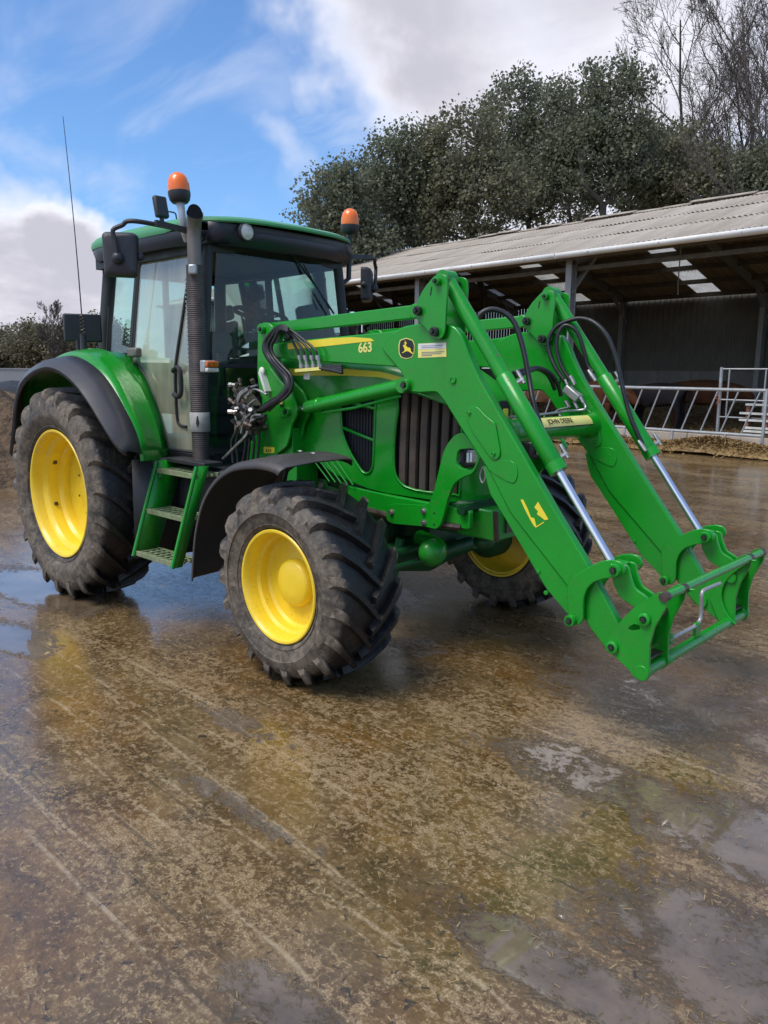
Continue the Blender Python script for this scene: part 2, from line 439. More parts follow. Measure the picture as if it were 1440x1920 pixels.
# corrugated fibre-cement roof: weathered, darker streaks down the slope, lichen
m, g = new_mat('roof_sheet')
tc = g.n('ShaderNodeTexCoord'); P = tc.outputs['Object']
mp = g.n('ShaderNodeMapping', None, Vector=P, Scale=(2.6, .35, .35)); n1 = g.noise(mp.outputs[0], 1.2, 5, .65); n2 = g.noise(P, .35, 5, .6); n3 = g.noise(P, 6, 4, .6)
c = g.ramp(g.math('ADD', g.math('MULTIPLY', n1, .55), g.math('MULTIPLY', n2, .45)), [(.30, (.25, .215, .175)), (.5, (.44, .385, .315)), (.72, (.65, .575, .47))])
oi = g.n('ShaderNodeObjectInfo'); c = g.mix(g.map(oi.outputs['Random'], 0, 1, 0, .45), c, g.mix(1.0, c, (.62, .58, .54), 'MULTIPLY'))
c = g.mix(g.map(n3, .5, .8, 0, .5), c, (.26, .235, .185))
b = g.n('ShaderNodeBsdfPrincipled', None, Base_Color=c, Roughness=.9); finish(g, b.outputs[0])

# leaves
def leafmat(name, cols, trans=.25):
    m, g = new_mat(name)
    geo = g.n('ShaderNodeNewGeometry'); tc = g.n('ShaderNodeTexCoord')
    n = g.noise(tc.outputs['Object'], .55, 3, .6)
    f = g.math('ADD', g.math('MULTIPLY', geo.outputs['Random Per Island'], .5), g.math('MULTIPLY', n, .5))
    c = g.ramp(f, [(.25, cols[0]), (.5, cols[1]), (.78, cols[2])])
    b = g.n('ShaderNodeBsdfPrincipled', None, Base_Color=c, Roughness=.55)
    t = g.n('ShaderNodeBsdfTranslucent', None, Color=c)
    s = g.n('ShaderNodeMixShader', None, i0=trans, i1=b.outputs[0], i2=t.outputs[0]); finish(g, s.outputs[0])
leafmat('oak_leaf', [(.125, .145, .09), (.175, .195, .12), (.23, .245, .16)], .4)
leafmat('oak_leaf_brown', [(.145, .145, .085), (.195, .192, .112), (.25, .24, .15)], .4)
leafmat('hedge_leaf', [(.12, .112, .068), (.19, .175, .105), (.26, .23, .145)], .35)
leafmat('straw', [(.075, .042, .016), (.22, .135, .05), (.50, .35, .15)], .1)
leafmat('bedding_straw', [(.10, .062, .028), (.19, .125, .055), (.30, .21, .09)], .1)

# wet concrete yard: dark slurry film, pale dried crust in crisp flakes, scraper marks, puddles
def yard_material():
    m, g = new_mat('wet_yard')
    tc = g.n('ShaderNodeTexCoord'); P = tc.outputs['Object']
    sp = g.n('ShaderNodeSeparateXYZ', None, Vector=P)
    def mapped(sx, rot): return g.n('ShaderNodeMapping', None, Vector=P, Scale=(sx, 1.0, 1.0), Rotation=(0, 0, RAD(rot))).outputs[0]
    def smooth(v, a, b, c=0.0, d=1.0):
        o = g.map(v, a, b, c, d); o.node.interpolation_type = 'SMOOTHSTEP'; return o
    add = lambda a, b: g.math('ADD', a, b); mul = lambda a, b: g.math('MULTIPLY', a, b); sub = lambda a, b: g.math('SUBTRACT', a, b)
    L1 = mapped(.42, 1.9); L2 = mapped(.016, 1.9); L3 = mapped(.8, 20)
    big = g.noise(P, .55, 5, .6, .4); patch = g.noise(L1, 1.5, 4, .6, .3); mid = g.noise(P, 4.0, 5, .65, .4)
    crust = g.noise(L3, 23.0, 6, .78, .3); fleck = g.noise(P, 42.0, 4, .7, .4); clot = g.noise(P, 17.0, 5, .72, .8); grain = g.noise(P, 120.0, 2, .6)
    line = g.noise(L2, 17.0, 3, .62); line2 = g.noise(L1, 14.0, 4, .7)
    def blob(x, y, rx, ry, wt):
        dx = g.math('DIVIDE', sub(sp.outputs[0], x), rx); dy = g.math('DIVIDE', sub(sp.outputs[1], y), ry)
        return g.map(add(mul(dx, dx), mul(dy, dy)), 0, 2.2, wt, 0.0)
    pud = g.map(big, .58, .74, 0, .8)
    for q in [(4.45, -.95, .65, .30, .68), (5.30, -.95, .60, .36, .80), (5.40, -1.65, .60, .40, .74), (-.35, -1.40, 1.0, .33, 1.0), (.75, -2.05, .50, .20, .9), (1.6, .35, .8, .5, .7), (4.66, -2.8, .40, .14, .8),
              (4.7, .1, 1.4, .75, .62), (2.0, -3.5, 1.3, .30, .55), (5.0, -2.1, .6, .16, .75), (3.0, 4.0, 2.0, .8, .6), (-3.5, 3.0, 1.6, .5, .7), (-4, -2.5, 2, .6, .7), (2.9, -1.75, .5, .12, .6), (3.5, -2.25, .5, .08, .6)]:
        pud = g.math('MAXIMUM', pud, blob(*q))
    pe = add(pud, mul(sub(mid, .5), .8)); pe = add(pe, mul(sub(crust, .5), .9))
    water = smooth(pe, .46, .66)
    def scrapes(ln):
        for (x0, x1, y0, m_) in [(1.2, 5.2, -2.31, -.014), (1.7, 3.9, -2.46, -.04), (3.0, 4.6, -2.94, .0), (3.2, 5.4, -2.16, -.09), (.6, 3.2, -1.95, -.048), (1.9, 4.6, -2.05, -.097), (1.4, 4.4, -1.70, -.06), (3.8, 5.6, -2.62, -.05)]:
            yl = add(mul(sub(sp.outputs[0], x0), m_), y0); d_ = g.math('ABSOLUTE', sub(sub(sp.outputs[1], yl), mul(sub(mid, .5), .05)))
            k_ = mul(g.map(d_, .003, .013, 1.0, 0.0), mul(g.map(sp.outputs[0], x0, x0 + .3), g.map(sp.outputs[0], x1 - .5, x1, 1.0, 0.0)))
            ln = g.math('MAXIMUM', ln, mul(k_, smooth(add(mul(fleck, .5), mul(mid, .5)), .42, .56)))
        return ln
    # flakes of pale crust, denser in some strips than others
    thr = add(mul(sub(.5, patch), .42), mul(sub(.5, line2), .20)); thr = add(thr, mul(sub(.5, line), .08)); thr = add(thr, mul(water, .16))
    f1 = smooth(sub(crust, thr), .50, .60)
    f2 = smooth(sub(fleck, mul(thr, .8)), .555, .60)
    flake = g.math('MAXIMUM', f1, mul(f2, .8))
    film = g.ramp(add(mul(mid, .6), mul(fleck, .4)), [(.34, (.056, .033, .010)), (.5, (.135, .081, .028)), (.66, (.23, .15, .06))])
    och = smooth(g.noise(P, 1.1, 4, .6, .5), .46, .64, 0, .65); film = g.mix(och, film, g.mix(1.0, film, (1.25, .98, .45), 'MULTIPLY'))
    tan = g.ramp(grain, [(.3, (.165, .107, .046)), (.5, (.275, .186, .091)), (.68, (.47, .342, .187))])
    c = g.mix(flake, film, tan)
    ln = mul(smooth(line, .625, .655), smooth(fleck, .42, .55)); ln = mul(ln, smooth(patch, .36, .52)); ln = scrapes(ln); c = g.mix(mul(ln, .68), c, (.42, .32, .19))
    dk = mul(smooth(line, .37, .34), smooth(mid, .38, .55)); c = g.mix(mul(dk, .55), c, (.040, .027, .012))
    cl = mul(smooth(clot, .60, .64), smooth(big, .40, .55)); c = g.mix(mul(cl, .85), c, (.026, .018, .010))
    wc = g.mix(smooth(mid, .4, .6), (.125, .094, .062), (.18, .142, .10)); c = g.mix(mul(water, .7), c, wc)
    rough = add(g.map(mid, .3, .7, .10, .24), mul(flake, .26)); rough = add(rough, mul(cl, .15))
    inv = sub(1.0, water); rough = add(mul(rough, inv), mul(water, .045))
    h = add(mul(crust, 1.5), mul(mid, .9)); h = add(h, mul(fleck, .35))
    h = mul(h, g.map(water, 0, 1, 1.0, .06))
    bp = g.n('ShaderNodeBump', None, Strength=1.0, Distance=.0042, Height=h)
    b = g.n('ShaderNodeBsdfPrincipled', None, Base_Color=c, Roughness=add(rough, .12), Normal=bp.outputs[0]); b.inputs['IOR'].default_value = 1.38
    # thin film of water lying over slurry and crust alike
    hw = mul(add(mul(mid, .6), mul(crust, .22)), g.map(water, 0, 1, 1.0, .04))
    bw = g.n('ShaderNodeBump', None, Strength=1.0, Distance=.0035, Height=hw)
    g.set(b, 'Coat Weight', add(mul(inv, sub(.95, mul(flake, .35))), water)); g.set(b, 'Coat Roughness', add(mul(inv, g.map(mid, .35, .65, .05, .16)), mul(water, .02)))
    b.inputs['Coat IOR'].default_value = 1.7; g.set(b, 'Coat Normal', bw.outputs[0])
    finish(g, b.outputs[0])
yard_material()
# ------------------------------------------------------------------ ground
b = B()
def grid(x0, x1, y0, y1, nx, ny, fz):
    bb = B(); rows = []
    for i in range(nx + 1):
        rows.append([(x0 + (x1 - x0) * i / nx, y0 + (y1 - y0) * j / ny, fz(x0 + (x1 - x0) * i / nx, y0 + (y1 - y0) * j / ny)) for j in range(ny + 1)])
    return bb.loft(rows)
xs = [-900, -400, -200, -120, -60] + [-40 + i * 2 for i in range(31)] + [30, 60, 120, 300, 900]
rows = [[(x, y, 0.0) for y in xs] for x in xs]
o = B().loft(rows).obj('yard_ground', MAT['wet_yard'], smooth=60); tag(o, 'wet brown concrete farmyard with slurry, straw and puddles', 'ground', kind='structure')

# ------------------------------------------------------------------ cattle shed (local x runs along the front, local -y goes into the shed)
S0 = onZ((1432, 852)); SD = Vector((-0.99619, 0.08715, 0)); SN = Vector((.08715, .99619, 0))
SRZ = math.atan2(SD.y, SD.x)
def shp(s, t, z): return S0 + SD * s + SN * t + Vector((0, 0, z))
def sh(p, t):
    d = _ray(p); k = (t + (S0 - CAM).dot(SN)) / d.dot(SN); P = CAM + d * k; return ((P - S0).dot(SD), P.z)
shed = empty('cattle_shed', S0, SRZ)
tag(shed, 'long open-fronted cattle shed with grey corrugated roof and pale gutter', 'shed')
POSTS = [-6.44, -.4, 5.64, 11.68, 17.72, 23.76, 29.8]
T_E, Z_E, T_R, Z_R, T_B = -.62, 5.02, 6.0, 7.08, 12.6
S_A, S_Z = -6.6, 30.2
sl_len = math.hypot(T_R - T_E, Z_R - Z_E); sl_ang = math.atan2(Z_R - Z_E, T_R - T_E)
# one corrugated sheet: local x across, y up the slope
def corr(wd, ln, amp, pitch, name, mat, per=4):
    n = int(round(wd / pitch)) * per; r0 = []; r1 = []
    for i in range(n + 1):
        x = wd * i / n; z = amp * math.sin(2 * math.pi * i / per)
        r0.append((x, 0, z)); r1.append((x, ln, z))
    o = B().loft([r0, r1]).obj(name, mat, smooth=80, fix=False)
    return o
def place(proto, first, parent, loc, rot, mat=None):
    if first[0]: o = proto; first[0] = False
    else: o = proto.copy(); COL.objects.link(o)
    o.parent = parent; o.location = loc; o.rotation_euler = rot
    if mat is not None:
        o.data = o.data if mat is None else o.data
    return o
rowl = sl_len / 3
sheet = corr(1.022, rowl + .12, .026, .146, 'roof_sheet', MAT['roof_sheet'])
m_rl, g = new_mat('roof_light_sheet')
tcx = g.n('ShaderNodeTexCoord'); nn = g.noise(tcx.outputs['Object'], 1.2, 5, .65)
cc = g.mix(g.map(nn, .4, .75), (.56, .55, .51), (.30, .27, .22))
df = g.n('ShaderNodeBsdfDiffuse', None, Color=cc); tl = g.n('ShaderNodeBsdfTranslucent', None, Color=cc)
s_ = g.n('ShaderNodeMixShader', None, i0=.8, i1=df.outputs[0], i2=tl.outputs[0]); finish(g, s_.outputs[0])
rl = sheet
f1 = [True]; f2 = [True]; random.seed(4)
ncol = int((S_Z - S_A) / 1.0)
RL_S = [sh((1262, 490), 2.4)[0], sh((1015, 520), 2.4)[0], sh((872, 540), 2.4)[0], sh((690, 555), 2.4)[0]]
rl_cols = set(int((s - S_A) / 1.0) for s in RL_S)
for c_ in range(ncol):
    for r_ in range(3):
        islight = False
        d0 = r_ * rowl - .02
        t0 = T_E + d0 * math.cos(sl_ang); z0 = Z_E + d0 * math.sin(sl_ang) + r_ * .030 + random.uniform(-.008, .008)
        # sheet y axis must run up-slope = local -y
        rot = Matrix((( -1, 0, 0), (0, -math.cos(sl_ang), -math.sin(sl_ang) * -1), (0, 0, 0)))
        o = place(rl if islight else sheet, f2 if islight else f1, shed, (S_A + c_ + 1.02, -t0, z0), (sl_ang, 0, math.pi))
        o.rotation_euler = (sl_ang + random.uniform(-.002, .002), 0, math.pi)
# rear slope of the roof, with translucent sheets that show as bright panels from inside
sheetb = corr(1.022, rowl + .12, .026, .146, 'roof_sheet', MAT['roof_sheet']); fb = [True]
rlb = corr(1.022, rowl + .12, .026, .146, 'roof_light', m_rl); frl = [True]
back_cols = set(int((sh(p, 9.4)[0] - S_A) / 1.0) for p in ((1262, 490), (1015, 515), (872, 540), (700, 555)))
for c_ in range(ncol):
    for r_ in range(3):
        islight = c_ in back_cols and r_ in (0, 1)
        d0 = r_ * rowl - .02; t0 = (2 * T_R - T_E) - d0 * math.cos(sl_ang); z0 = Z_E + d0 * math.sin(sl_ang) + r_ * .012
        place(rlb if islight else sheetb, frl if islight else fb, shed, (S_A + c_, -t0, z0), (sl_ang, 0, 0))
# ridge caps
rc = B().add([(0, -.22, -.07), (0, 0, .02), (0, .22, -.07), (1.04, -.22, -.06), (1.04, 0, .03), (1.04, .22, -.06)], [(0, 1, 4, 3), (1, 2, 5, 4)]).obj('ridge_cap', MAT['roof_sheet'], solid=.02)
fr_ = [True]
for c_ in range(ncol): place(rc, fr_, shed, (S_A + c_, -T_R, Z_R + .10 + random.choice((0, .05)) + random.uniform(-.015, .015)), (0, random.uniform(-.02, .02), 0))
# gutter in six-metre lengths, fascia behind it
for i in range(6):
    s0 = POSTS[i]; s1 = POSTS[i + 1]
    prof = [(-.11, .0), (-.105, -.06), (-.075, -.10), (-.03, -.115), (.03, -.115), (.075, -.10), (.105, -.06), (.11, .0)]
    bb = B(); bb.loft([[(s, -(T_E) - .02 + .09 + p[0] * 1.0, Z_E - .03 + p[1] * 1.15) for p in prof] for s in (s0 + .01, s1 - .01)])
    bb.obj('gutter', MAT['gutter'], shed, solid=.008)
    bk = B()
    for k in range(3):
        s = s0 + 1 + 2 * k; bk.box((s, -T_E + .07, Z_E - .09), (.03, .25, .03))
    bk.obj('gutter_bracket', MAT['galvanised'], shed)
    B().box(((s0 + s1) / 2, -T_E - .12, Z_E - .10), (s1 - s0, .04, .2)).obj('fascia', MAT['timber'], shed)
    B().box(((s0 + s1) / 2, -.12, 4.66), (s1 - s0 - .2, .08, .12)).obj('eave_beam', MAT['timber'], shed, bevel=.01)
# purlins
for side in (0, 1):
    for k in range(6):
        t = T_E + .35 + k * 1.22; z = Z_E + (t - T_E) * math.tan(sl_ang) - .15
        if side: t = 2 * T_R - t
        B().box(((S_A + S_Z) / 2, -t, z), (S_Z - S_A, .07, .17)).obj('purlin', MAT['timber'], shed)
# posts and rafters (I sections)
def ibeam(bb, a, b_, w, h, up):
    a = Vector(a); b_ = Vector(b_); u = Vector(up).normalized()
    bb.bar(a + u * (h / 2 - .008), b_ + u * (h / 2 - .008), w, .016, up); bb.bar(a - u * (h / 2 - .008), b_ - u * (h / 2 - .008), w, .016, up); bb.bar(a, b_, .012, h - .032, up)
for s in POSTS:
    bb = B(); ibeam(bb, (s, 0, 0), (s, 0, 4.9), .19, .26, (0, 1, 0)); bb.obj('post', MAT['shed_steel'], shed)
    bb = B(); ibeam(bb, (s, -T_B + .3, 0), (s, -T_B + .3, 4.9), .19, .26, (0, 1, 0)); bb.obj('rear_post', MAT['shed_steel'], shed)
    for sg in (0, 1):
        ta, tb = (0.0, T_R) if not sg else (T_B, T_R)
        a = (s, -ta, 4.88); c2 = (s, -tb, Z_R - .42); bb = B(); ibeam(bb, a, c2, .15, .28, (0, 0, 1)); bb.obj('rafter', MAT['shed_steel'], shed)
        dx = 1.4 if not sg else -1.4
        B().bar((s, -ta - (dx if 0 else 0), 4.0), (s, -(ta + dx), 4.88 + abs(dx) * .36), .1, .1).obj('knee_brace', MAT['shed_steel'], shed)
# rear wall: concrete panels, corrugated sheets, upper sheets set back with a daylight gap
wsheet = corr(1.0, 1.60, .022, .125, 'wall_sheet', MAT['shed_sheet_wall']); fw = [True]
usheet = corr(1.0, 1.52, .012, .25, 'upper_wall_sheet', MAT['shed_sheet_wall']); fu = [True]
for k in range(21):
    s = S_A + .1 + k * 1.0
    place(wsheet, fw, shed, (s, -T_B + .11, 1.97), (math.pi / 2, 0, 0)); place(usheet, fu, shed, (s, -T_B - .12, 3.50), (math.pi / 2, 0, 0))
pn = B().box((0, 0, 1.02), (1.49, .14, 2.04)).obj('concrete_panel', MAT['shed_concrete'], shed, bevel=.012); fp = [True]
for k in range(24): place(pn, fp, shed, (S_A + .8 + k * 1.5, -T_B, 0), (0, 0, 0))
# spaced vertical boarding
bd = B().box((0, 0, .12), (.145, .025, 2.9)).obj('board', MAT['timber'], shed); fbd = [True]
s = 14.4
while s < 29.8:
    place(bd, fbd, shed, (s, -T_B + .03, 3.4 + random.uniform(-.02, .02)), (0, 0, 0)); s += .178
bd2 = B().box((0, 0, 0), (.15, .025, 3.55)).obj('board', MAT['timber'], shed); fbd = [True]
s = 15.7
while s < 29.7:
    place(bd2, fbd, shed, (s, .02, 2.95 + random.uniform(-.015, .015)), (0, 0, 0)); s += .19 + random.uniform(-.008, .008)
for z in (1.6, 3.0, 4.4): B().box((22.8, -.06, z), (14.0, .06, .12)).obj('board_rail', MAT['timber'], shed)
B().box((22.8, 0, .58), (14.2, .2, 1.16)).obj('front_wall', MAT['brick_red'], shed)
# far gable
B().prism([(0, 0), (T_B, 0), (T_B, 4.9), (T_R, Z_R - .2), (0, 4.9)], 0, .08).obj('gable_wall', MAT['shed_sheet_wall'], shed).matrix_local = Matrix(((0, 1, 0, S_Z - .1), (-1, 0, 0, 0), (0, 0, 1, 0), (0, 0, 0, 1)))
B().tube([(4.75, -4.2, 6.1), (4.76, -4.2, 4.6), (4.74, -4.2, 4.2)], .018, 6).obj('hanging_cable', MAT['galvanised'], shed)

# ------------------------------------------------------------------ barrier wall, feed barriers, gate
kb = empty('barrier_kerb', shp(2.5, 0, 0), SRZ); tag(kb, 'low brown-stained concrete kerb wall under the feed barrier', 'wall')
for k in range(8):
    B().box((-8.3 + k * 2.42 - .8, .0, .19), (2.40, .2, .38)).obj('kerb_block', MAT['concrete_wall'], kb, bevel=.015)
def barrier(sa, sb, label, upr):
    e = empty('feed_barrier', shp(sa, 0, 0), SRZ); tag(e, label, 'barrier', 'slanted bar feed barriers along the shed front')
    L = sb - sa
    B().cyl((0, .03, 1.47), (L, .03, 1.47), .042, n=10).obj('top_rail', MAT['galvanised'], e)
    B().cyl((0, .03, .42), (L, .03, .42), .038, n=10).obj('bottom_rail', MAT['galvanised'], e)
    bar = B().cyl((0, .03, 1.44), (.36, .03, .44), .021, n=8).obj('slanted_bar', MAT['galvanised'], e); fbb = [True]
    s = .2
    while s < L - .3:
        place(bar, fbb, e, (s, 0, 0), (0, 0, 0)); s += .502
    for u in upr: B().bar((u, .10, 0), (u, .10, 1.5), .06, .06, (0, 1, 0)).obj('upright', MAT['galvanised'], e)
    k = .9
    while k < L:
        B().box((k, .115, .28), (.05, .03, .3)).obj('fixing_bracket', MAT['galvanised'], e); k += 1.36
    return e
barrier(0.0, 5.5, 'galvanised slanted bar feed barrier in front of the brown and black cattle', [.02])
barrier(5.8, 11.55, 'galvanised slanted bar feed barrier seen between the two loader arms', [])
e = empty('cattle_gate', shp(1.32, .35, 0), SRZ); tag(e, 'tall grey tubular gate standing behind the feed barrier', 'gate')
B().cyl((0, 0, .35), (.02, 0, 2.0), .04, n=10).obj('gate_post', MAT['galvanised'], e)
for z in (1.96, 1.22, .80): B().cyl((0, 0, z), (-3.6, 0, z), .02, n=8).obj('rail', MAT['galvanised'], e)
for x in (-.18, -1.05, -2.1, -3.1): B().cyl((x, 0, .8), (x, 0, 1.96), .018, n=8).obj('stay', MAT['galvanised'], e)
B().cyl((-1.35, 0, 1.3), (-1.9, 0, 1.96), .018, n=8).obj('stay', MAT['galvanised'], e)
random.seed(2)
B().tube([(random.uniform(-.06, .06) + .02, .10 + random.uniform(-.05, .05), 1.50 - .03 * i) for i in range(14)], .014, 5).obj('tied_rope', MAT['rope_orange'], e)
e = empty('white_hurdle', shp(.62, .22, 0), SRZ); tag(e, 'small white painted hurdle with red frame behind the feed barrier end', 'hurdle')
for i, z in enumerate((1.13, .92, .76, .58, .50)): B().box((-.55, 0, z), (1.1 + (.25 if i in (1, 2) else 0), .03, .05)).obj('rail', MAT['decal_white'], e)
for x in (-.05, -.5, -1.0): B().box((x, -.04, .8), (.08, .04, .7)).obj('upright', MAT['brick_red'], e)

# ------------------------------------------------------------------ silage along the kerb, bedding inside
def strands(name, mat, pts_fn, n, ln, wd, label, cat, extra=None, seed=1):
    random.seed(seed); bb = extra or B()
    for i in range(n):
        p, nz = pts_fn()
        a = random.uniform(0, 2 * math.pi); tl_ = random.uniform(-.5, .7); L = ln * random.uniform(.5, 1.4)
        d = Vector((math.cos(a) * math.cos(tl_), math.sin(a) * math.cos(tl_), math.sin(tl_))) * L / 2
        w = Vector((-math.sin(a), math.cos(a), random.uniform(-.6, .6))) * wd / 2
        p = Vector(p)
        o_ = len(bb.v); bb.v += [tuple(p - d - w), tuple(p - d + w), tuple(p + d + w * .6), tuple(p + d - w * .6)]; bb.f.append((o_, o_ + 1, o_ + 2, o_ + 3))
    o = bb.obj(name, mat, smooth=None, fix=False); tag(o, label, cat, kind='stuff'); return o
def sil_h(s, t):
    k = mnoise.noise(Vector((s * .55, 1.3, 0))) * .5 + .75 + .3 * mnoise.noise(Vector((s * 1.7, 7, 0)))
    hump = .55 * math.exp(-((s - 1.1) / .8) ** 2) + .28 * math.exp(-((s - 4.2) / 1.6) ** 2)
    prof = max(0, 1 - ((t + .70) / .80) ** 2)
    return max(0, (.21 * k + .22 * hump)) * prof ** .7 + .02 * mnoise.noise(Vector((s * 5, t * 5, 3)))
base = B(); rows = []
for i in range(90):
    s = -1.2 + i * .12; rows.append([tuple(shp(s, -1.45 + j * .09, sil_h(s, -1.45 + j * .09) - .01)) for j in range(16)])
base.loft(rows)
def sp():
    s = random.uniform(-1.2, 9.4); t = max(-1.7, min(-.12, random.gauss(-.62, .34))); h = sil_h(s, t); return shp(s, t, max(.004, h) + random.uniform(0, .05)), 0
strands('silage', MAT['straw'], sp, 24000, .13, .022, 'chopped brown silage heaped along the foot of the barrier kerb', 'silage', base, 3)
base = B(); rows = []
def bed_h(s, t): return .30 + .45 * max(0, min(1, (t - 3.0) / 3.0)) + .12 * mnoise.noise(Vector((s * .5, t * .5, 0))) + .05 * mnoise.noise(Vector((s * 2, t * 2, 5)))
for i in range(40):
    s = -6.4 + i * .95; rows.append([tuple(shp(s, .12 + j * .68, bed_h(s, j * .68))) for j in range(19)])
base.loft(rows)
def sp2():
    s = random.uniform(-2, 12); t = abs(random.gauss(0, 4)) % 12 + .2; return shp(s, t, bed_h(s, t) + random.uniform(0, .04)), 0
strands('straw_bedding', MAT['bedding_straw'], sp2, 9000, .25, .03, 'dark trodden straw bedding on the shed floor', 'bedding', base, 5)

# ------------------------------------------------------------------ cattle
def cow(s, t, rz, mat, label, scale=1.0, head_down=0.0):
    P = []; R = []; E = []
    def add(p, r, par=None):
        P.append(p); R.append(r)
        if par is not None: E.append((par, len(P) - 1))
        return len(P) - 1
    pel = add((-.62, 0, 1.10), (.27, .30))
    mid = add((-.15, 0, 1.02), (.35, .38), pel); ch = add((.42, 0, 1.02), (.30, .38), mid); nk = add((.78, 0, 1.16 - .3 * head_down), (.17, .24), ch)
    hd = add((1.08, 0, 1.26 - .7 * head_down), (.14, .16), nk); mz = add((1.36, 0, 1.08 - .75 * head_down), (.09, .10), hd)
    tl = add((-.90, 0, 1.22), (.05, .05), pel); t2 = add((-.98, 0, .75), (.03, .03), tl)
    for sy in (-1, 1):
        k = add((-.62, .17 * sy, .78), (.15, .15), pel); h = add((-.72, .18 * sy, .45), (.07, .07), k); f = add((-.66, .18 * sy, .04), (.06, .055), h)
        k = add((.46, .16 * sy, .72), (.12, .12), ch); h = add((.46, .17 * sy, .42), (.065, .065), k); f = add((.48, .17 * sy, .04), (.06, .055), h)
        add((1.04, .22 * sy, 1.30 - .68 * head_down), (.03, .05), hd)
    me = bpy.data.meshes.new('cow'); me.from_pydata([tuple(Vector(p) * scale) for p in P], E, []); me.materials.append(mat)
    o = bpy.data.objects.new('cow', me); COL.objects.link(o)
    sk = o.modifiers.new('skin', 'SKIN'); sk.use_smooth_shade = True
    for v, r in zip(me.skin_vertices[0].data, R): v.radius = (r[0] * scale, r[1] * scale)
    me.skin_vertices[0].data[0].use_root = True
    ss = o.modifiers.new('sub', 'SUBSURF'); ss.levels = 2; ss.render_levels = 2
    o.location = shp(s, t, .26); o.rotation_euler = (0, 0, SRZ + rz); tag(o, label, 'cow', 'cattle behind the feed barrier'); return o
cow(5.3, 1.15, RAD(175), MAT['cow_brown'], 'brown cow standing side-on behind the slanted bars', 1.02, .5)
cow(3.7, 1.5, RAD(8), MAT['cow_black'], 'black cow standing side-on behind the slanted bars', 1.0, .7)
cow(7.2, 1.3, RAD(20), MAT['cow_tan'], 'tan cow seen between the loader arms behind the bars', .98, .2)
cow(3.3, 3.4, RAD(185), MAT['cow_brown'], 'dark brown cow standing farther back behind the black cow', 1.05, .3)
# ------------------------------------------------------------------ trees
def skeleton(base, tips, trunk_h, rng, jit=.25, pen=.25):
    # grow limbs from the trunk to every tip by joining each tip to the cheapest node already there
    nodes = [Vector(base)]; par = [-1]; plen = [0.0]
    nt = 5
    for i in range(1, nt + 1):
        p = Vector(base) + Vector((rng.uniform(-.12, .12) * i, rng.uniform(-.12, .12) * i, trunk_h * i / nt)); nodes.append(p); par.append(len(nodes) - 2); plen.append(plen[-1] + trunk_h / nt)
    top = nodes[-1]
    tips = sorted(tips, key=lambda p: (p - top).length)
    tipidx = []
    for p in tips:
        best = None; bc = 1e9
        for i, q in enumerate(nodes):
            if i < 2: continue
            d = (p - q); L = d.length
            if L < .05: continue
            c = L + pen * plen[i] + (.9 * max(0, q.z - p.z) + .25 * max(0, .35 * L - d.z))
            if c < bc: bc = c; best = i
        q = nodes[best]; L = (p - q).length; k = max(1, int(L / .8)); cur = best
        for j in range(1, k + 1):
            t = j / k; m = q.lerp(p, t)
            m.z -= .12 * L * math.sin(math.pi * t) * .5
            if j < k: m += Vector((rng.gauss(0, 1), rng.gauss(0, 1), rng.gauss(0, .6))) * jit * min(1, L / 3)
            nodes.append(m); par.append(cur); plen.append(plen[cur] + L / k); cur = len(nodes) - 1
        tipidx.append(cur)
    return nodes, par, tipidx
def limbs(nodes, par, rtip, expo=2.3, nside=5):
    n = len(nodes); w = [0.0] * n; kids = [[] for _ in range(n)]
    for i in range(n - 1, 0, -1):
        if w[i] == 0: w[i] = rtip ** expo
        w[par[i]] += w[i]; kids[par[i]].append(i)
    r = [max(rtip, x ** (1 / expo)) for x in w]
    b = B()
    # chains
    stack = [(0, None)]
    while stack:
        i, pr = stack.pop()
        path = [nodes[pr]] if pr is not None else []; rad = [min(r[pr], r[i] * 1.15)] if pr is not None else []
        cur = i
        while True:
            path.append(nodes[cur]); rad.append(r[cur])
            ks = sorted(kids[cur], key=lambda k: -r[k])
            if not ks: break
            for k in ks[1:]: stack.append((k, cur))
            cur = ks[0]
        if len(path) > 1:
            rad[-1] *= .5
            mr = max(rad); ns = nside if mr > .06 else (4 if mr > .03 else 3)
            b.tube(path, rad, ns, caps=False)
    return b
def ell_pts(ells, n, rng, shell=.55):
    out = []; vol = [e[1].x * e[1].y * e[1].z for e in ells]; tot = sum(vol)
    while len(out) < n:
        k = rng.uniform(0, tot); i = 0
        while k > vol[i]: k -= vol[i]; i += 1
        c, r = ells[i]
        v = Vector((rng.gauss(0, 1), rng.gauss(0, 1), rng.gauss(0, 1))).normalized(); rr = rng.uniform(shell ** 3, 1) ** (1 / 3)
        out.append(Vector((c.x + v.x * r.x * rr, c.y + v.y * r.y * rr, c.z + v.z * r.z * rr)))
    return out
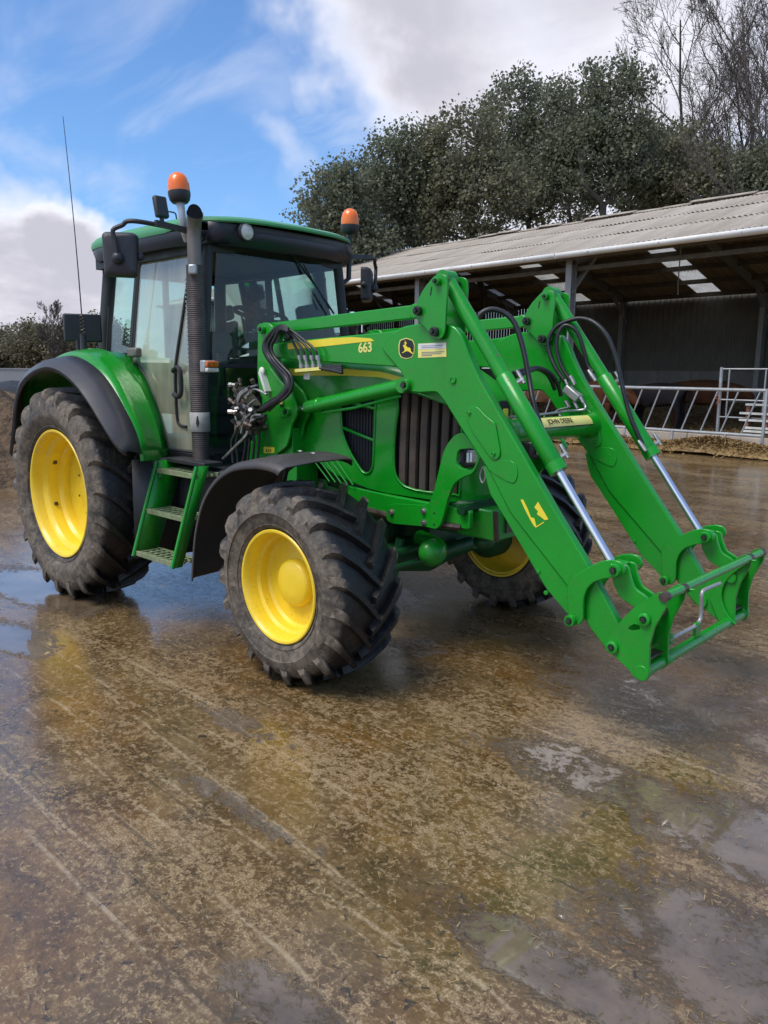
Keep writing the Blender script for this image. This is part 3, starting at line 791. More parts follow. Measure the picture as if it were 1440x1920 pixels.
def leaves(tips, per, rad, size, rng, flat=.75):
    V = []; F = []
    for t in tips:
        rr = rad * rng.choice((.45, .7, .9, 1.1, 1.5)) * rng.uniform(.85, 1.15)
        for _ in range(int(per * rng.uniform(.6, 1.3) * (rr / rad) ** 2)):
            v = Vector((rng.gauss(0, 1), rng.gauss(0, 1), rng.gauss(0, 1))); v *= rr / max(v.length, .3) * rng.uniform(.25, 1.0); v.z *= flat
            p = t + v; s = size * rng.uniform(.6, 1.4)
            d = Vector((rng.gauss(0, 1), rng.gauss(0, 1), rng.gauss(0, .8) - .2)).normalized(); w = d.cross(Vector((rng.gauss(0, 1), rng.gauss(0, 1), rng.gauss(0, 1)))).normalized()
            o = len(V); d = d * s; w = w * s * .42
            V += [tuple(p - d * .5), tuple(p + w - d * .05), tuple(p + d * .6), tuple(p - w - d * .05)]; F.append((o, o + 1, o + 2, o + 3))
    b = B(); b.v = V; b.f = F; return b
def tree(base, ells, ntips, label, seed, leafm='oak_leaf', trunk_h=2.5, per=46, rad=.75, size=.24, rtip=.018, group='evergreen trees behind the cattle shed', name='evergreen_tree', bark='bark', cat='tree'):
    rng = random.Random(seed); base = Vector(base); e = empty(name, base)
    ells = [(Vector(c) - base, Vector(r)) for c, r in ells]
    tips = ell_pts(ells, ntips, rng)
    nodes, par, ti = skeleton((0, 0, -.1), tips, trunk_h, rng)
    limbs(nodes, par, rtip).obj('trunk', MAT[bark], e, smooth=60, fix=False)
    if per:
        zz = [nodes[i].z for i in ti]; zlo, zhi = min(zz), max(zz)
        keep = [i for i in ti if rng.random() < .62 + .9 * (nodes[i].z - zlo) / (zhi - zlo + .01)]
        leaves([nodes[i] for i in keep], per, rad, size, rng).obj('crown', MAT[leafm], e, smooth=None, fix=False)
    tag(e, label, cat, group); return e
def crown_px(blobs, dist):
    # (px, py, rx px, rz px) seen at a distance -> ellipsoids
    out = []
    for (px, py, rx, rz) in blobs:
        c = atD((px, py), dist); k = (c - CAM).length / FPX
        out.append((c, (rx * k, rx * k * .8, rz * k)))
    return out
def base_px(px, dist):
    p = atD((px, 700), dist); return (p.x, p.y, 0)
TR = [
 ('dark round-topped evergreen at the low end of the tree row', (628, 36), [(615, 400, 62, 75), (660, 345, 40, 45), (660, 450, 70, 50)], 150, 'oak_leaf', 11),
 ('evergreen with a leaning trunk standing over the roof beside the far beacon', (755, 38), [(745, 320, 62, 72), (720, 400, 60, 70), (790, 400, 60, 60)], 190, 'oak_leaf', 12),
 ('broad olive-brown evergreen in the middle of the tree row', (885, 37), [(865, 290, 72, 85), (905, 370, 85, 80), (840, 380, 60, 60)], 230, 'oak_leaf_brown', 13),
 ('evergreen with a narrow domed top rising above its neighbours', (975, 41), [(960, 225, 58, 78), (985, 320, 80, 85)], 200, 'oak_leaf', 14),
 ('tallest evergreen with open branches letting the sky through', (1120, 39), [(1085, 215, 62, 72), (1150, 210, 58, 76), (1110, 310, 90, 75), (1185, 290, 40, 60)], 260, 'oak_leaf', 15),
 ('dull brownish evergreen standing behind the bare trees', (1285, 40), [(1275, 325, 60, 75), (1310, 345, 70, 55), (1240, 360, 40, 55)], 150, 'oak_leaf_brown', 16),
 ('evergreen filling the gap behind the leaning trunk and the olive-brown crown', (815, 45), [(810, 345, 70, 85), (790, 420, 70, 60)], 150, 'oak_leaf', 18),
 ('evergreen standing behind the low end of the tree row', (690, 44), [(690, 400, 60, 75)], 110, 'oak_leaf_brown', 19),
 ('evergreen behind the narrow domed crown and the tallest tree', (1040, 47), [(1035, 270, 70, 95), (1050, 370, 90, 70)], 180, 'oak_leaf_brown', 20),
 ('evergreen closing the gap between the tallest tree and the brownish one', (1215, 46), [(1210, 330, 65, 90)], 130, 'oak_leaf', 21),
 ('dark low evergreen under the tall bare trees at the right', (1410, 40), [(1400, 350, 60, 55), (1450, 340, 60, 60)], 120, 'oak_leaf', 17)]
for (lab, (bx, dist), blobs, n, lm, sd) in TR:
    tree(base_px(bx, dist), crown_px(blobs, dist), int(n * 1.75), lab, sd, lm, trunk_h=3.0, per=52, rad=.68, size=.135)
# bare trees: rising limbs with ever finer ascending twigs
def bare_tree(base, h, spread, label, seed, group):
    rng = random.Random(seed); e = empty('bare_tree', base); bb = B()
    def grow(p, d, L, r, depth):
        k = 6 if depth < 2 else 4; path = [p]; rad = [r]; q = p.copy(); dd = d.copy()
        for i in range(k):
            dd = (dd + Vector((rng.gauss(0, .09), rng.gauss(0, .09), .10 + rng.gauss(0, .05)))).normalized(); q = q + dd * (L / k); path.append(q.copy()); rad.append(r * (1 - .8 * (i + 1) / k))
        bb.tube(path, rad, 6 if depth == 0 else (4 if depth == 1 else 3), caps=False)
        if depth >= 4: return
        n = (17, 11, 8, 4)[depth]; t0 = (.22, .2, .2, .15)[depth]
        for j in range(n):
            t = t0 + (1 - t0) * (j + rng.uniform(0, .9)) / n; i = min(k - 1, int(t * k)); f = t * k - i
            s_ = path[i].lerp(path[i + 1], f); rr = (rad[i] + (rad[i + 1] - rad[i]) * f) * .62
            ax_ = (path[i + 1] - path[i]).normalized(); a = rng.uniform(0, 2 * math.pi); side = ax_.cross(Vector((math.cos(a), math.sin(a), .2))).normalized(); an = rng.uniform(.45, .85) if depth == 0 else rng.uniform(.4, .8)
            nd = (ax_ * math.cos(an) + side * math.sin(an)).normalized()
            ll = L * (spread if depth == 0 else .55) * (1.05 - .65 * t) * rng.uniform(.75, 1.2)
            grow(s_, nd, ll, max(.013, rr), depth + 1)
    grow(Vector((0, 0, -.1)), Vector((rng.uniform(-.04, .04), rng.uniform(-.04, .04), 1)), h, h * .0095, 0)
    bb.obj('trunk', MAT['bare_bark'], e, smooth=60, fix=False); tag(e, label, 'tree', group); return e
BG = 'leafless trees rising above the evergreens'
def hgt(px, py, dist): return atD((px, py), dist).z
bare_tree(base_px(1388, 43), hgt(1388, -70, 43), .50, 'tall leafless tree with a straight pale trunk above the shed roof', 31, BG)
bare_tree(base_px(1462, 46), hgt(1462, -60, 46), .52, 'leafless tree with fine twigs partly beyond the shed gable', 32, BG)
bare_tree(base_px(1425, 41), hgt(1425, 40, 41), .55, 'leafless tree with low spreading limbs reaching down to the shed roof', 34, BG)
bare_tree(base_px(1318, 47), hgt(1318, 40, 47), .46, 'slender leafless tree leaning over the tallest evergreen', 33, BG)
# far trees on the left beyond the silage clamp
for i, (px, dist, blobs, n, lab) in enumerate([
    (15, 75, [(10, 662, 60, 34)], 70, 'rounded olive tree in the far hedge line beyond the wall'),
    (75, 72, [(75, 650, 55, 36), (60, 675, 50, 26)], 80, 'taller olive tree in the far hedge line beside the black sign box'),
    (135, 70, [(140, 650, 50, 40)], 70, 'bushy brown tree in the far hedge line behind the antenna'),
    (-60, 78, [(-60, 650, 70, 50)], 70, 'broad olive tree at the end of the far hedge line'),
    (190, 74, [(195, 650, 50, 42)], 60, 'olive tree in the far hedge line hidden behind the cab')]):
    tree(base_px(px, dist), crown_px(blobs, dist), n, lab, 50 + i, 'hedge_leaf', trunk_h=.8, per=170, rad=1.1, size=.19, group='far hedge line trees')
bare_tree(base_px(108, 66), hgt(108, 585, 66), .5, 'small bare bush sticking out above the far hedge', 61, 'far hedge line trees')

# ------------------------------------------------------------------ silage clamp wall, sheet and muck heap at the left
wa = onZ((20, 765)); wdist = 34.0
A_ = base_px(-260, 36); C_ = base_px(260, 34)
A_ = Vector(A_); C_ = Vector(C_); dW = (C_ - A_); LW = dW.length; dW.normalize(); rzw = math.atan2(dW.y, dW.x)
e = empty('clamp_wall', A_, rzw); tag(e, 'pale grey concrete panel wall of the silage clamp behind the tractor', 'wall')
npan = int(LW / 1.5)
ztop = atD((30, 693), 34.5).z
pw = B().box((0, 0, ztop / 2), (1.47, .15, ztop)).obj('wall_panel', MAT['wall_panel'], e, bevel=.01); fpw = [True]
for k in range(npan): place(pw, fpw, e, (k * 1.5 + .75, 0, 0), (0, 0, 0))
for k in range(npan // 2 + 1): B().box((k * 3.0, -.12, ztop / 2), (.14, .14, ztop + .05)).obj('wall_post', MAT['galvanised'], e)
B().box((LW / 2, 0, ztop + .03), (LW, .2, .05)).obj('coping', MAT['wall_panel'], e)
def heap(name, mat, cx, cy, rx, ry, h, label, cat, seed, rough=.25, n=44, kind=None):
    rows = []
    for i in range(n + 1):
        row = []
        for j in range(n + 1):
            u = -1 + 2 * i / n; v = -1 + 2 * j / n; r = math.hypot(u, v)
            z = h * max(0, 1 - r * r) ** .75
            x = cx + u * rx; y = cy + v * ry
            z += rough * h * (mnoise.fractal(Vector((x * .9, y * .9, seed)), 1.0, 2.0, 5)) * min(1, max(0, 1.05 - r) * 3)
            row.append((x, y, max(-.02, z) if r < 1 else -.02))
        rows.append(row)
    o = B().loft(rows).obj(name, mat, smooth=70); tag(o, label, cat, kind=kind); return o
hp = atD((-20, 760), 15.5); heap('muck_heap', MAT['soil'], hp.x - .6, hp.y, 3.0, 2.2, 1.3, 'brown heap of muck and old straw behind the rear wheel', 'heap', 3.0, .3)
hs = atD((-35, 740), 24); heap('covered_silage_heap', MAT['black_sheet'], hs.x, hs.y, 4.6, 3.4, 1.45, 'silage heap under crumpled black plastic sheet by the clamp wall', 'silage heap', 8.0, .12)
# ------------------------------------------------------------------ tractor
T = empty('tractor', (0, 0, 0)); tag(T, 'green tractor with yellow wheels, glazed cab and raised front loader', 'tractor')
GP = MAT['green_paint']; BP = MAT['black_plastic']
def cr(ox, oy, s, pts): return [(ox + x / s, oy + y / s) for x, y in pts]
C3 = lambda L: cr(420, 540, 3, L); C4 = lambda L: cr(700, 480, 3, L); C6 = lambda L: cr(900, 880, 2.6667, L); C7 = lambda L: cr(0, 700, 3, L)
D1 = lambda L: cr(400, 560, 6, L); D2 = lambda L: cr(620, 680, 4.8, L); E5 = lambda L: cr(0, 560, 4.8, L); D6 = lambda L: cr(920, 560, 4.5, L)

# ---- wheels
def make_wheel(x, yc, z, R, rimR, th, bulge, lugh, nlug, dphi, lugw, deep, flo, tyre_mat):
    hub = B(); sg = -1
    if deep: hub.lathe([(.0, -.025), (.12, -.025), (.15, -.04), (.16, -.10)], (x, yc, z), 'y', 40, sg)
    else: hub.lathe([(.0, .124), (.06, .123), (.118, .117), (.134, .106), (.142, .085), (.144, .0)], (x, yc, z), 'y', 40, sg)
    w = hub.obj('wheel', MAT['yellow_paint'], T, smooth=40)
    if deep:
        prof = [(rimR - .012, flo - .012), (rimR + .002, flo - .006), (rimR + .006, flo + .002), (rimR, flo + .008), (rimR - .012, flo + .006), (rimR - .026, flo - .008), (rimR - .034, flo - .03), (rimR - .045, flo - .075),
                (rimR - .075, flo - .10), (rimR - .082, flo - .115), (rimR - .084, flo - .19), (rimR - .10, flo - .21), (rimR - .108, flo - .225), (rimR - .11, flo - .28), (rimR - .15, flo - .30), (.26, flo - .295), (.19, flo - .27), (.15, flo - .255), (.0, flo - .255)]
        inn = [(rimR - .03, -flo + .01), (rimR + .004, -flo), (rimR + .004, -flo - .008), (rimR - .012, -flo - .008), (rimR - .07, -flo + .10), (rimR - .1, -.06), (.2, -.06), (.0, -.06)]
    else:
        prof = [(rimR - .012, flo - .012), (rimR + .002, flo - .006), (rimR + .006, flo + .002), (rimR, flo + .008), (rimR - .012, flo + .006), (rimR - .022, flo - .006), (rimR - .03, flo - .03), (rimR - .038, flo - .075),
                (rimR - .055, flo - .09), (rimR - .058, flo - .14), (rimR - .075, flo - .155), (.19, flo - .16), (.16, flo - .155), (.0, flo - .155)]
        inn = [(rimR - .03, -flo + .01), (rimR + .004, -flo), (rimR + .004, -flo - .008), (rimR - .012, -flo - .008), (rimR - .05, -flo + .10), (rimR - .06, .0), (.2, .0), (.0, .0)]
    B().lathe(prof, (x, yc, z), 'y', 72, sg).lathe(inn, (x, yc, z), 'y', 48, sg).obj('rim', MAT['yellow_paint'], w, smooth=28)
    nb = 8 if deep else 0; off = flo - (.297 if deep else .155); rb = .225 if deep else .185
    for k in range(nb):
        a = 2 * math.pi * k / nb + .3
        c = (x + rb * math.cos(a), yc + sg * (off + .004), z + rb * math.sin(a))
        B().lathe([(.0, .022), (.010, .022), (.012, .018), (.018, .012), (.019, 0)], c, 'y', 6, sg).obj('wheel_nut', MAT['worn_steel'], w)
    if deep:
        for a in (RAD(200), RAD(150), RAD(15), RAD(-40), RAD(-10)):
            c = (x + (rimR - .082) * math.cos(a), yc + sg * (flo - .15), z + (rimR - .082) * math.sin(a)); B().box(c, (.03, .03, .03), Matrix.Rotation(-a, 3, 'Y')).obj('rim_clamp', MAT['worn_steel'], w, bevel=.004)
    else:
        for a in (RAD(38), RAD(-32)):
            c = (x + (rimR - .072) * math.cos(a), yc + sg * (flo - .13), z + (rimR - .072) * math.sin(a)); B().box(c, (.035, .05, .04), Matrix.Rotation(-a, 3, 'Y')).obj('rim_clamp', MAT['worn_steel'], w, bevel=.004)
    # tyre carcass
    Rc = R - lugh
    rcf = lambda o: Rc - .020 * (abs(o) / th) ** 2.2
    half = [(rimR - .005, flo - .025), (rimR + .012, flo - .002), (rimR + .022, flo + .008), (rimR + .05, flo + .018), (rimR + .10, bulge - .008), (rimR + .45 * (Rc - rimR), bulge), (rimR + .65 * (Rc - rimR), bulge - .01),
            (rcf(th) - .035, th + .010), (rcf(th) - .008, th - .01), (rcf(th * .8), th * .8), (rcf(th * .4), th * .4), (Rc, 0)]
    prof = half + [(r, -o) for r, o in half[-2::-1]]
    t = B().lathe(prof, (x, yc, z), 'y', 96, sg)
    # moulded ring and lettering-like ribs are left to wear; lugs are real blocks
    rng = random.Random(int(R * 1000) + int(yc * 10))
    for side in (-1, 1):
        for i in range(nlug):
            a0 = 2 * math.pi * (i + (.5 if side > 0 else 0)) / nlug
            sm = []
            for s in (-.06, .12, .3, .5, .7, .88, .97):
                o = s * th; a = a0 + dphi * (max(0, s) ** .85) * 1.0
                lw = lugw * (.75 + .45 * max(0, s))
                sm.append((o, rcf(o) - .012, rcf(o) + lugh * (1.0 if s < .9 else .97), a, lw, 0.0))
            ae = a0 + dphi * 1.03
            sm.append((th * 1.05, rcf(th) - .05, rcf(th) + lugh * .62, ae, lugw * 1.15, .0))
            hh_ = Rc - rimR
            sm.append((th + .030, rcf(th) - .30 * hh_, rcf(th) - .10 * hh_, ae + .012, lugw * 1.15, .0))
            sm.append((th + .020, rcf(th) - .42 * hh_, rcf(th) - .34 * hh_, ae + .016, lugw * .85, .0))
            vs = []
            for (o, rb_, rt, a, lw, _) in sm:
                j = rng.uniform(-.003, .003)
                for (rr, ww) in ((rb_, lw * .72), (rt + j, lw * .46), (rt + j, -lw * .46), (rb_, -lw * .72)):
                    an = a + ww / R
                    vs.append((x + rr * math.cos(an), yc + sg * side * o * 1.0, z + rr * math.sin(an)))
            m = len(sm); fs = []
            for k in range(m - 1):
                for q in range(4):
                    q2 = (q + 1) % 4; fs.append((k * 4 + q, k * 4 + q2, k * 4 + 4 + q2, k * 4 + 4 + q))
            fs += [(3, 2, 1, 0), ((m - 1) * 4, (m - 1) * 4 + 1, (m - 1) * 4 + 2, (m - 1) * 4 + 3)]
            t.add(vs, fs)
    # a few raised rings on the wall
    for rr, oo in ((rimR + .035, flo + .014),):
        ring = [(x + rr * math.cos(2 * math.pi * k / 72), yc + sg * oo, z + rr * math.sin(2 * math.pi * k / 72)) for k in range(72)]
        t.tube(ring, .005, 5, closed=True)
    t.obj('tyre', tyre_mat, w, smooth=32, fix=True)
    return w
wr = make_wheel(0, -1.155, .833, .845, .505, .235, .272, .046, 21, .30, .055, True, .215, MAT['rear_tyre_rubber'])
wf = make_wheel(2.656, -1.075, .589, .600, .330, .218, .258, .040, 19, .40, .050, False, .218, MAT['front_tyre_rubber'])
for w in (wr, wf): mirror(w, T)

# ---- chassis, axles
b = B(); b.box((1.2, 0, .86), (2.7, .46, .46)).box((.1, 0, .9), (1.0, .7, .66)).box((1.9, 0, 1.25), (1.2, .5, .5)).box((2.75, 0, .93), (1.1, .52, .22))
b.cyl((0, -.9, .833), (0, .9, .833), .15, n=20).cyl((0, -1.02, .833), (0, 1.02, .833), .10, n=20)
b.obj('chassis', MAT['dark_green'], T, bevel=.03)
b = B(); b.tube([(2.656, -.84, .589), (2.656, -.70, .589), (2.656, -.55, .60), (2.656, -.28, .60), (2.656, 0, .60), (2.656, .28, .60), (2.656, .55, .60), (2.656, .70, .589), (2.656, .84, .589)], [.16, .16, .085, .10, .15, .10, .085, .16, .16], 20)
b.box((2.62, 0, .70), (.40, .30, .22))
ax = b.obj('front_axle', MAT['dark_green'], T, smooth=50, bevel=.008)
q = onY((812, 1034), -.30); B().sphere(q, .095, 20, 12, (.85, 1.15, 1.0)).cyl(q + Vector((-.02, .02, .05)), q + Vector((-.16, .05, .06)), .05, n=14).obj('axle_housing', GP, ax, smooth=60)
B().sphere(q + Vector((.12, .38, .03)), .07, 16, 10, (1, 1.2, .8)).obj('diff_cover', MAT['dark_green'], ax, smooth=60)
for (p1, p2, r) in [(((2.78, -.72, .66)), (2.80, -.2, .68), .028), ((2.85, -.74, .6), (2.83, .74, .6), .018), ((2.86, -.16, .63), (2.9, .2, .66), .045), ((2.75, -.35, .75), (2.72, -.38, .5), .03)]:
    B().cyl(p1, p2, r, n=12).obj('steering_rod', MAT['dark_green'], ax)
B().tube([(2.5, -.44, .92), (2.9, -.45, .90), (3.3, -.42, .91)], .022, 8).obj('air_pipe', MAT['worn_steel'], T)
b = B(); b.prism(rnd([(2.25, .90), (3.36, .905), (3.36, 1.02), (2.72, 1.035), (2.25, 1.06)], .02), -.425, -.385)
fr = b.obj('frame_rail', GP, T, bevel=.006); mirror(fr, T)
b = B(); b.add([(3.20, -.34, .845), (3.20, .34, .845), (3.44, .27, .82), (3.44, -.27, .82), (3.20, -.37, 1.03), (3.20, .37, 1.03), (3.44, .30, 1.015), (3.44, -.30, 1.015)], [(0, 1, 2, 3), (7, 6, 5, 4), (0, 4, 5, 1), (3, 2, 6, 7), (0, 3, 7, 4), (1, 5, 6, 2)])
wb = b.obj('weight_bracket', GP, T, bevel=.014)
B().box((3.445, 0, .92), (.02, .36, .11)).obj('bracket_slot', MAT['worn_steel'], wb)
for s in (-1, 1): B().bar((3.452, s * .275, .83), (3.452, s * .298, 1.01), .012, .03, (1, 0, 0)).obj('worn_edge', MAT['worn_steel'], wb)

# ---- bonnet: outline in plan swept round the nose, openings cut for the grilles
plan = spline([(1.45, .46), (1.8, .455), (2.2, .44), (2.5, .424), (2.64, .408), (2.76, .385), (2.9, .352), (3.02, .318), (3.13, .268), (3.21, .20), (3.26, .11), (3.28, .0)], 6)
cum = [0.0]
for i in range(1, len(plan)): cum.append(cum[-1] + (plan[i] - plan[i - 1]).length)
def P_plan(u):
    u = max(0, min(cum[-1], u))
    for i in range(1, len(cum)):
        if u <= cum[i]: t = (u - cum[i - 1]) / max(1e-9, cum[i] - cum[i - 1]); return plan[i - 1].lerp(plan[i], t)
    return plan[-1]
def u_of_x(x):
    for i in range(1, len(plan)):
        if plan[i].x >= x: t = (x - plan[i - 1].x) / (plan[i].x - plan[i - 1].x); return cum[i - 1] + t * (cum[i] - cum[i - 1])
    return cum[-1]
def lerp_tab(tab, x):
    if x <= tab[0][0]: return tab[0][1]
    for (a, b1), (c, d) in zip(tab, tab[1:]):
        if x <= c: return b1 + (d - b1) * (x - a) / (c - a)
    return tab[-1][1]
zs_ = lambda x: lerp_tab([(2.3, 1.84), (2.6, 1.825), (2.9, 1.765), (3.1, 1.69), (3.28, 1.60)], x)
zb_ = lambda x: lerp_tab([(1.45, 1.24), (2.05, 1.20), (2.2, 1.13), (2.5, 1.06), (2.64, 1.045), (3.0, 1.025), (3.28, 1.02)], x)
def bon(u, z, ins=0.0, side=-1):
    p = P_plan(u); q = P_plan(min(cum[-1], u + .01)); q0 = P_plan(max(0, u - .01)); tn = (q - q0); tn.normalize(); nr = Vector((tn.y, -tn.x)) * -1
    if nr.y < 0 and p.y > .05: nr = -nr
    if p.y <= .05 and nr.x < 0: nr = -nr
    k = .018 * ((z - 1.35) / .45) ** 2 + ins
    return Vector((p.x - nr.x * k, max(0, (p.y - nr.y * k)) * side, z))
uL, uR = u_of_x(2.735), u_of_x(3.15)
fg = [(uL + .035, 1.70), (uL + .012, 1.58), (uL - .004, 1.45), (uL - .012, 1.32), (uL - .008, 1.20), (uL + .012, 1.145), (uL + .05, 1.108), (uL + .10, 1.09), (uL + .2, 1.075), (uR - .03, 1.07), (uR, 1.10), (uR, 1.55), (uR - .03, 1.60)]
fg = [tuple(p) for p in spline(fg, 3, True)]
sgx = [(2.295, 1.68), (2.56, 1.66), (2.575, 1.58), (2.565, 1.25), (2.55, 1.185), (2.525, 1.16), (2.49, 1.158), (2.45, 1.185), (2.36, 1.29), (2.30, 1.40), (2.285, 1.47)]
sgp = [(u_of_x(x), z) for x, z in sgx]; sgp = [tuple(p) for p in spline(sgp, 3, True)]
def inpoly(p, poly):
    r = False; j = len(poly) - 1
    for i in range(len(poly)):
        a, b1 = poly[i], poly[j]
        if (a[1] > p[1]) != (b1[1] > p[1]) and p[0] < (b1[0] - a[0]) * (p[1] - a[1]) / (b1[1] - a[1]) + a[0]: r = not r
        j = i
    return r
nu = 44; outl = []
for i in range(nu + 1): u = cum[-1] * i / nu; outl.append((u, zb_(P_plan(u).x)))
outr = []
for i in range(nu, -1, -1): u = cum[-1] * i / nu; outr.append((u, zs_(P_plan(u).x)))
bound = outl + outr; V2 = []; E2 = []
for loop in (bound, fg, sgp):
    o_ = len(V2); V2 += [Vector(p) for p in loop]; E2 += [(o_ + i, o_ + (i + 1) % len(loop)) for i in range(len(loop))]
uu = .03
while uu < cum[-1]:
    x = P_plan(uu).x; z = zb_(x) + .05
    while z < zs_(x) - .03:
        p = (uu, z)
        V2.append(Vector(p)); z += .06
    uu += .05
rv = mgeo.delaunay_2d_cdt(V2, E2, [], 0, 1e-5); v2, f2_ = rv[0], rv[2]
b = B()
for side in (-1, 1):
    vs = [bon(p.x, p.y, 0, side) for p in v2]; fs = []
    for f in f2_:
        c = sum((Vector(v2[i]) for i in f), Vector((0, 0))) / len(f)
        if inpoly(c, bound) and not inpoly(c, fg) and not inpoly(c, sgp): fs.append(tuple(f))
    b.add(vs, fs)
rows = []
for f, dz in ((0, 0), (.05, .028), (.13, .052), (.28, .078), (.5, .095), (.75, .105), (1, .108)):
    row = []
    for side in (-1, 1):
        rng_ = range(nu + 1) if side < 0 else range(nu, -1, -1)
        for i in rng_:
            u = cum[-1] * i / nu; p = bon(u, zs_(P_plan(u).x), 0, 1); xx = p.x - f * .75 * max(0, p.x - 2.75)
            row.append((xx, side * p.y * (1 - f), zs_(xx if f > 0 else p.x) + dz * (1 - .3 * max(0, p.x - 2.7))))
    rows.append(row)
b.loft(rows)
bonnet = b.obj('bonnet', GP, T, smooth=38)
def bon_patch(poly, ins, name, mat, side=-1, n=14):
    us = [p[0] for p in poly]; zs = [p[1] for p in poly]; r = []
    for i in range(n + 1):
        r.append([bon(min(us) - .02 + (max(us) - min(us) + .04) * i / n, min(zs) - .02 + (max(zs) - min(zs) + .04) * j / n, ins, side) for j in range(n + 1)])
    return B().loft(r).obj(name, mat, bonnet)
for side in (-1, 1):
    bon_patch(fg, .06, 'grille_backing', MAT['grille_dark'], side); bon_patch(sgp, .035, 'side_grille_backing', MAT['grille_dark'], side)
    for poly in (fg, sgp):
        B().tube([bon(p[0], p[1], -.001, side) for p in poly], .009, 6, closed=True).obj('grille_trim', GP, bonnet, smooth=60)
    # five broad upright slats in the front grille
    ns = 6; wv = (uR - uL) / ns
    for k in range(ns):
        u0 = uL + .008 + k * wv; u1 = u0 + wv * .80; r = []
        for j in range(17):
            row = []
            for m_, dd in ((0, .045), (.12, .022), (.5, .014), (.88, .022), (1, .045)):
                u = u0 + (u1 - u0) * m_; z = 1.07 + (1.70 - 1.07) * j / 16
                row.append(bon(u + .02 * (z - 1.35), z, dd, side))
            r.append(row)
        B().loft(r).obj('grille_slat', MAT['grille_slat'], bonnet, smooth=50)
    # fine ribs and two green bars in the side grille
    us = [p[0] for p in sgp]
    for k in range(12):
        u = min(us) + .012 + (max(us) - min(us)) * k / 12
        zz = [z for z in [1.16 + .01 * i for i in range(52)] if inpoly((u, z), sgp)]
        if len(zz) > 3: B().tube([bon(u, z, .024, side) for z in (zz[0], zz[-1])], .004, 5).obj('grille_rib', MAT['grille_dark'], bonnet)
    for (x0, z0, x1, z1) in ((2.275, 1.62, 2.58, 1.575), (2.28, 1.445, 2.58, 1.37)):
        B().tube([bon(u_of_x(x0), z0, .008, side), bon(u_of_x((x0 + x1) / 2), (z0 + z1) / 2, .006, side), bon(u_of_x(x1), z1, .008, side)], .011, 6).obj('grille_bar', GP, bonnet)
    # yellow stripe along the shoulder
    r = []
    for i in range(25):
        x = 1.75 + (2.80 - 1.75) * i / 24; zt = zs_(x) - .012; w_ = .048 - .018 * (i / 24) ** 2
        r.append([bon(u_of_x(x), zt, -.003, side), bon(u_of_x(x), zt - w_, -.003, side)])
    B().loft(r).obj('stripe', MAT['decal_yellow'], bonnet)
    # ribs low on the side panel
    for k in range(5):
        p0 = onY((588 + 10 * k, 862 - k), -.447); p1 = onY((618 + 11 * k, 903 + 1.5 * k), -.447)
        B().tube([(p0.x, side * .449, p0.z), (p1.x, side * .447, p1.z)], .0055, 6).obj('side_rib', GP, bonnet)
    # headlamp pod under the grille corner
    q = onY((878, 858), -.36) if side < 0 else Vector((onY((878, 858), -.36).x, .36, onY((878, 858), -.36).z))
    hl = B().box(q + Vector((-.03, 0, 0)), (.10, .15, .12)).obj('headlamp_housing', BP, T, bevel=.02)
    B().box(q + Vector((.02, side * .012, .008)), (.03, .14, .075), Matrix.Rotation(side * .5, 3, 'Z')).obj('headlamp', MAT['lamp_glass'], hl, bevel=.012)
    for k in range(4): B().box(q + Vector((.037, side * (.012 + (k - 1.5) * .03), .008)), (.012, .014, .055), Matrix.Rotation(side * .5, 3, 'Z')).obj('reflector_rib', MAT['lamp_chrome'], hl)
# nose badge and skirt
r = []
for i in range(-8, 9):
    u = cum[-1] - abs(i) * .028; s = -1 if i < 0 else 1
    r.append([bon(u, z, .02 + (.0 if k else .01), s) for k, z in enumerate((1.02, .99, .955))])
B().loft(r).obj('nose_skirt', GP, bonnet, solid=.012)
q = Vector((3.283, 0, 1.575)); bg_ = B().box(q, (.012, .11, .14)).obj('nose_badge', MAT['decal_black'], bonnet, bevel=.02)
B().box(q + Vector((.008, 0, -.01)), (.006, .05, .06)).obj('badge_mark', MAT['decal_yellow'], bg_, bevel=.01)

# ---- front mudguards
FFp = [(1.775, .47), (1.80, .62), (1.84, .80), (1.93, 1.00), (2.07, 1.15), (2.24, 1.245), (2.42, 1.285), (2.56, 1.295), (2.67, 1.287), (2.72, 1.27)]
ff = [Vector((p[0], p[1])) for p in spline([(a, c_) for a, c_ in FFp], 5)]
rows = []
for (y, dz) in ((-1.315, -.035), (-1.305, -.008), (-1.27, .012), (-1.05, .030), (-.82, .030), (-.765, .018), (-.755, -.02)):
    row = []
    for i, p in enumerate(ff):
        a = ff[max(0, i - 1)]; c_ = ff[min(len(ff) - 1, i + 1)]; tn = (c_ - a).normalized(); nr = Vector((-tn.y, tn.x))
        row.append((p.x + nr.x * dz, y, p.y + nr.y * dz))
    rows.append(row)
f_ = B().loft(rows).obj('front_mudguard', MAT['front_fender_plastic'], T, smooth=60, solid=.008)
B().tube([(2.30, -.9, 1.295), (2.20, -.9, 1.0), (2.35, -.75, .8), (2.55, -.72, .7)], .02, 8).obj('mudguard_stay', BP, f_)
for x in (2.44, 2.56): B().sphere((x, -.93, 1.333 - .03 * (x - 2.4)), .014, 8, 6, (1.6, 1, .4)).obj('mudguard_bolt', MAT['steel'], f_)
mirror(f_, T)

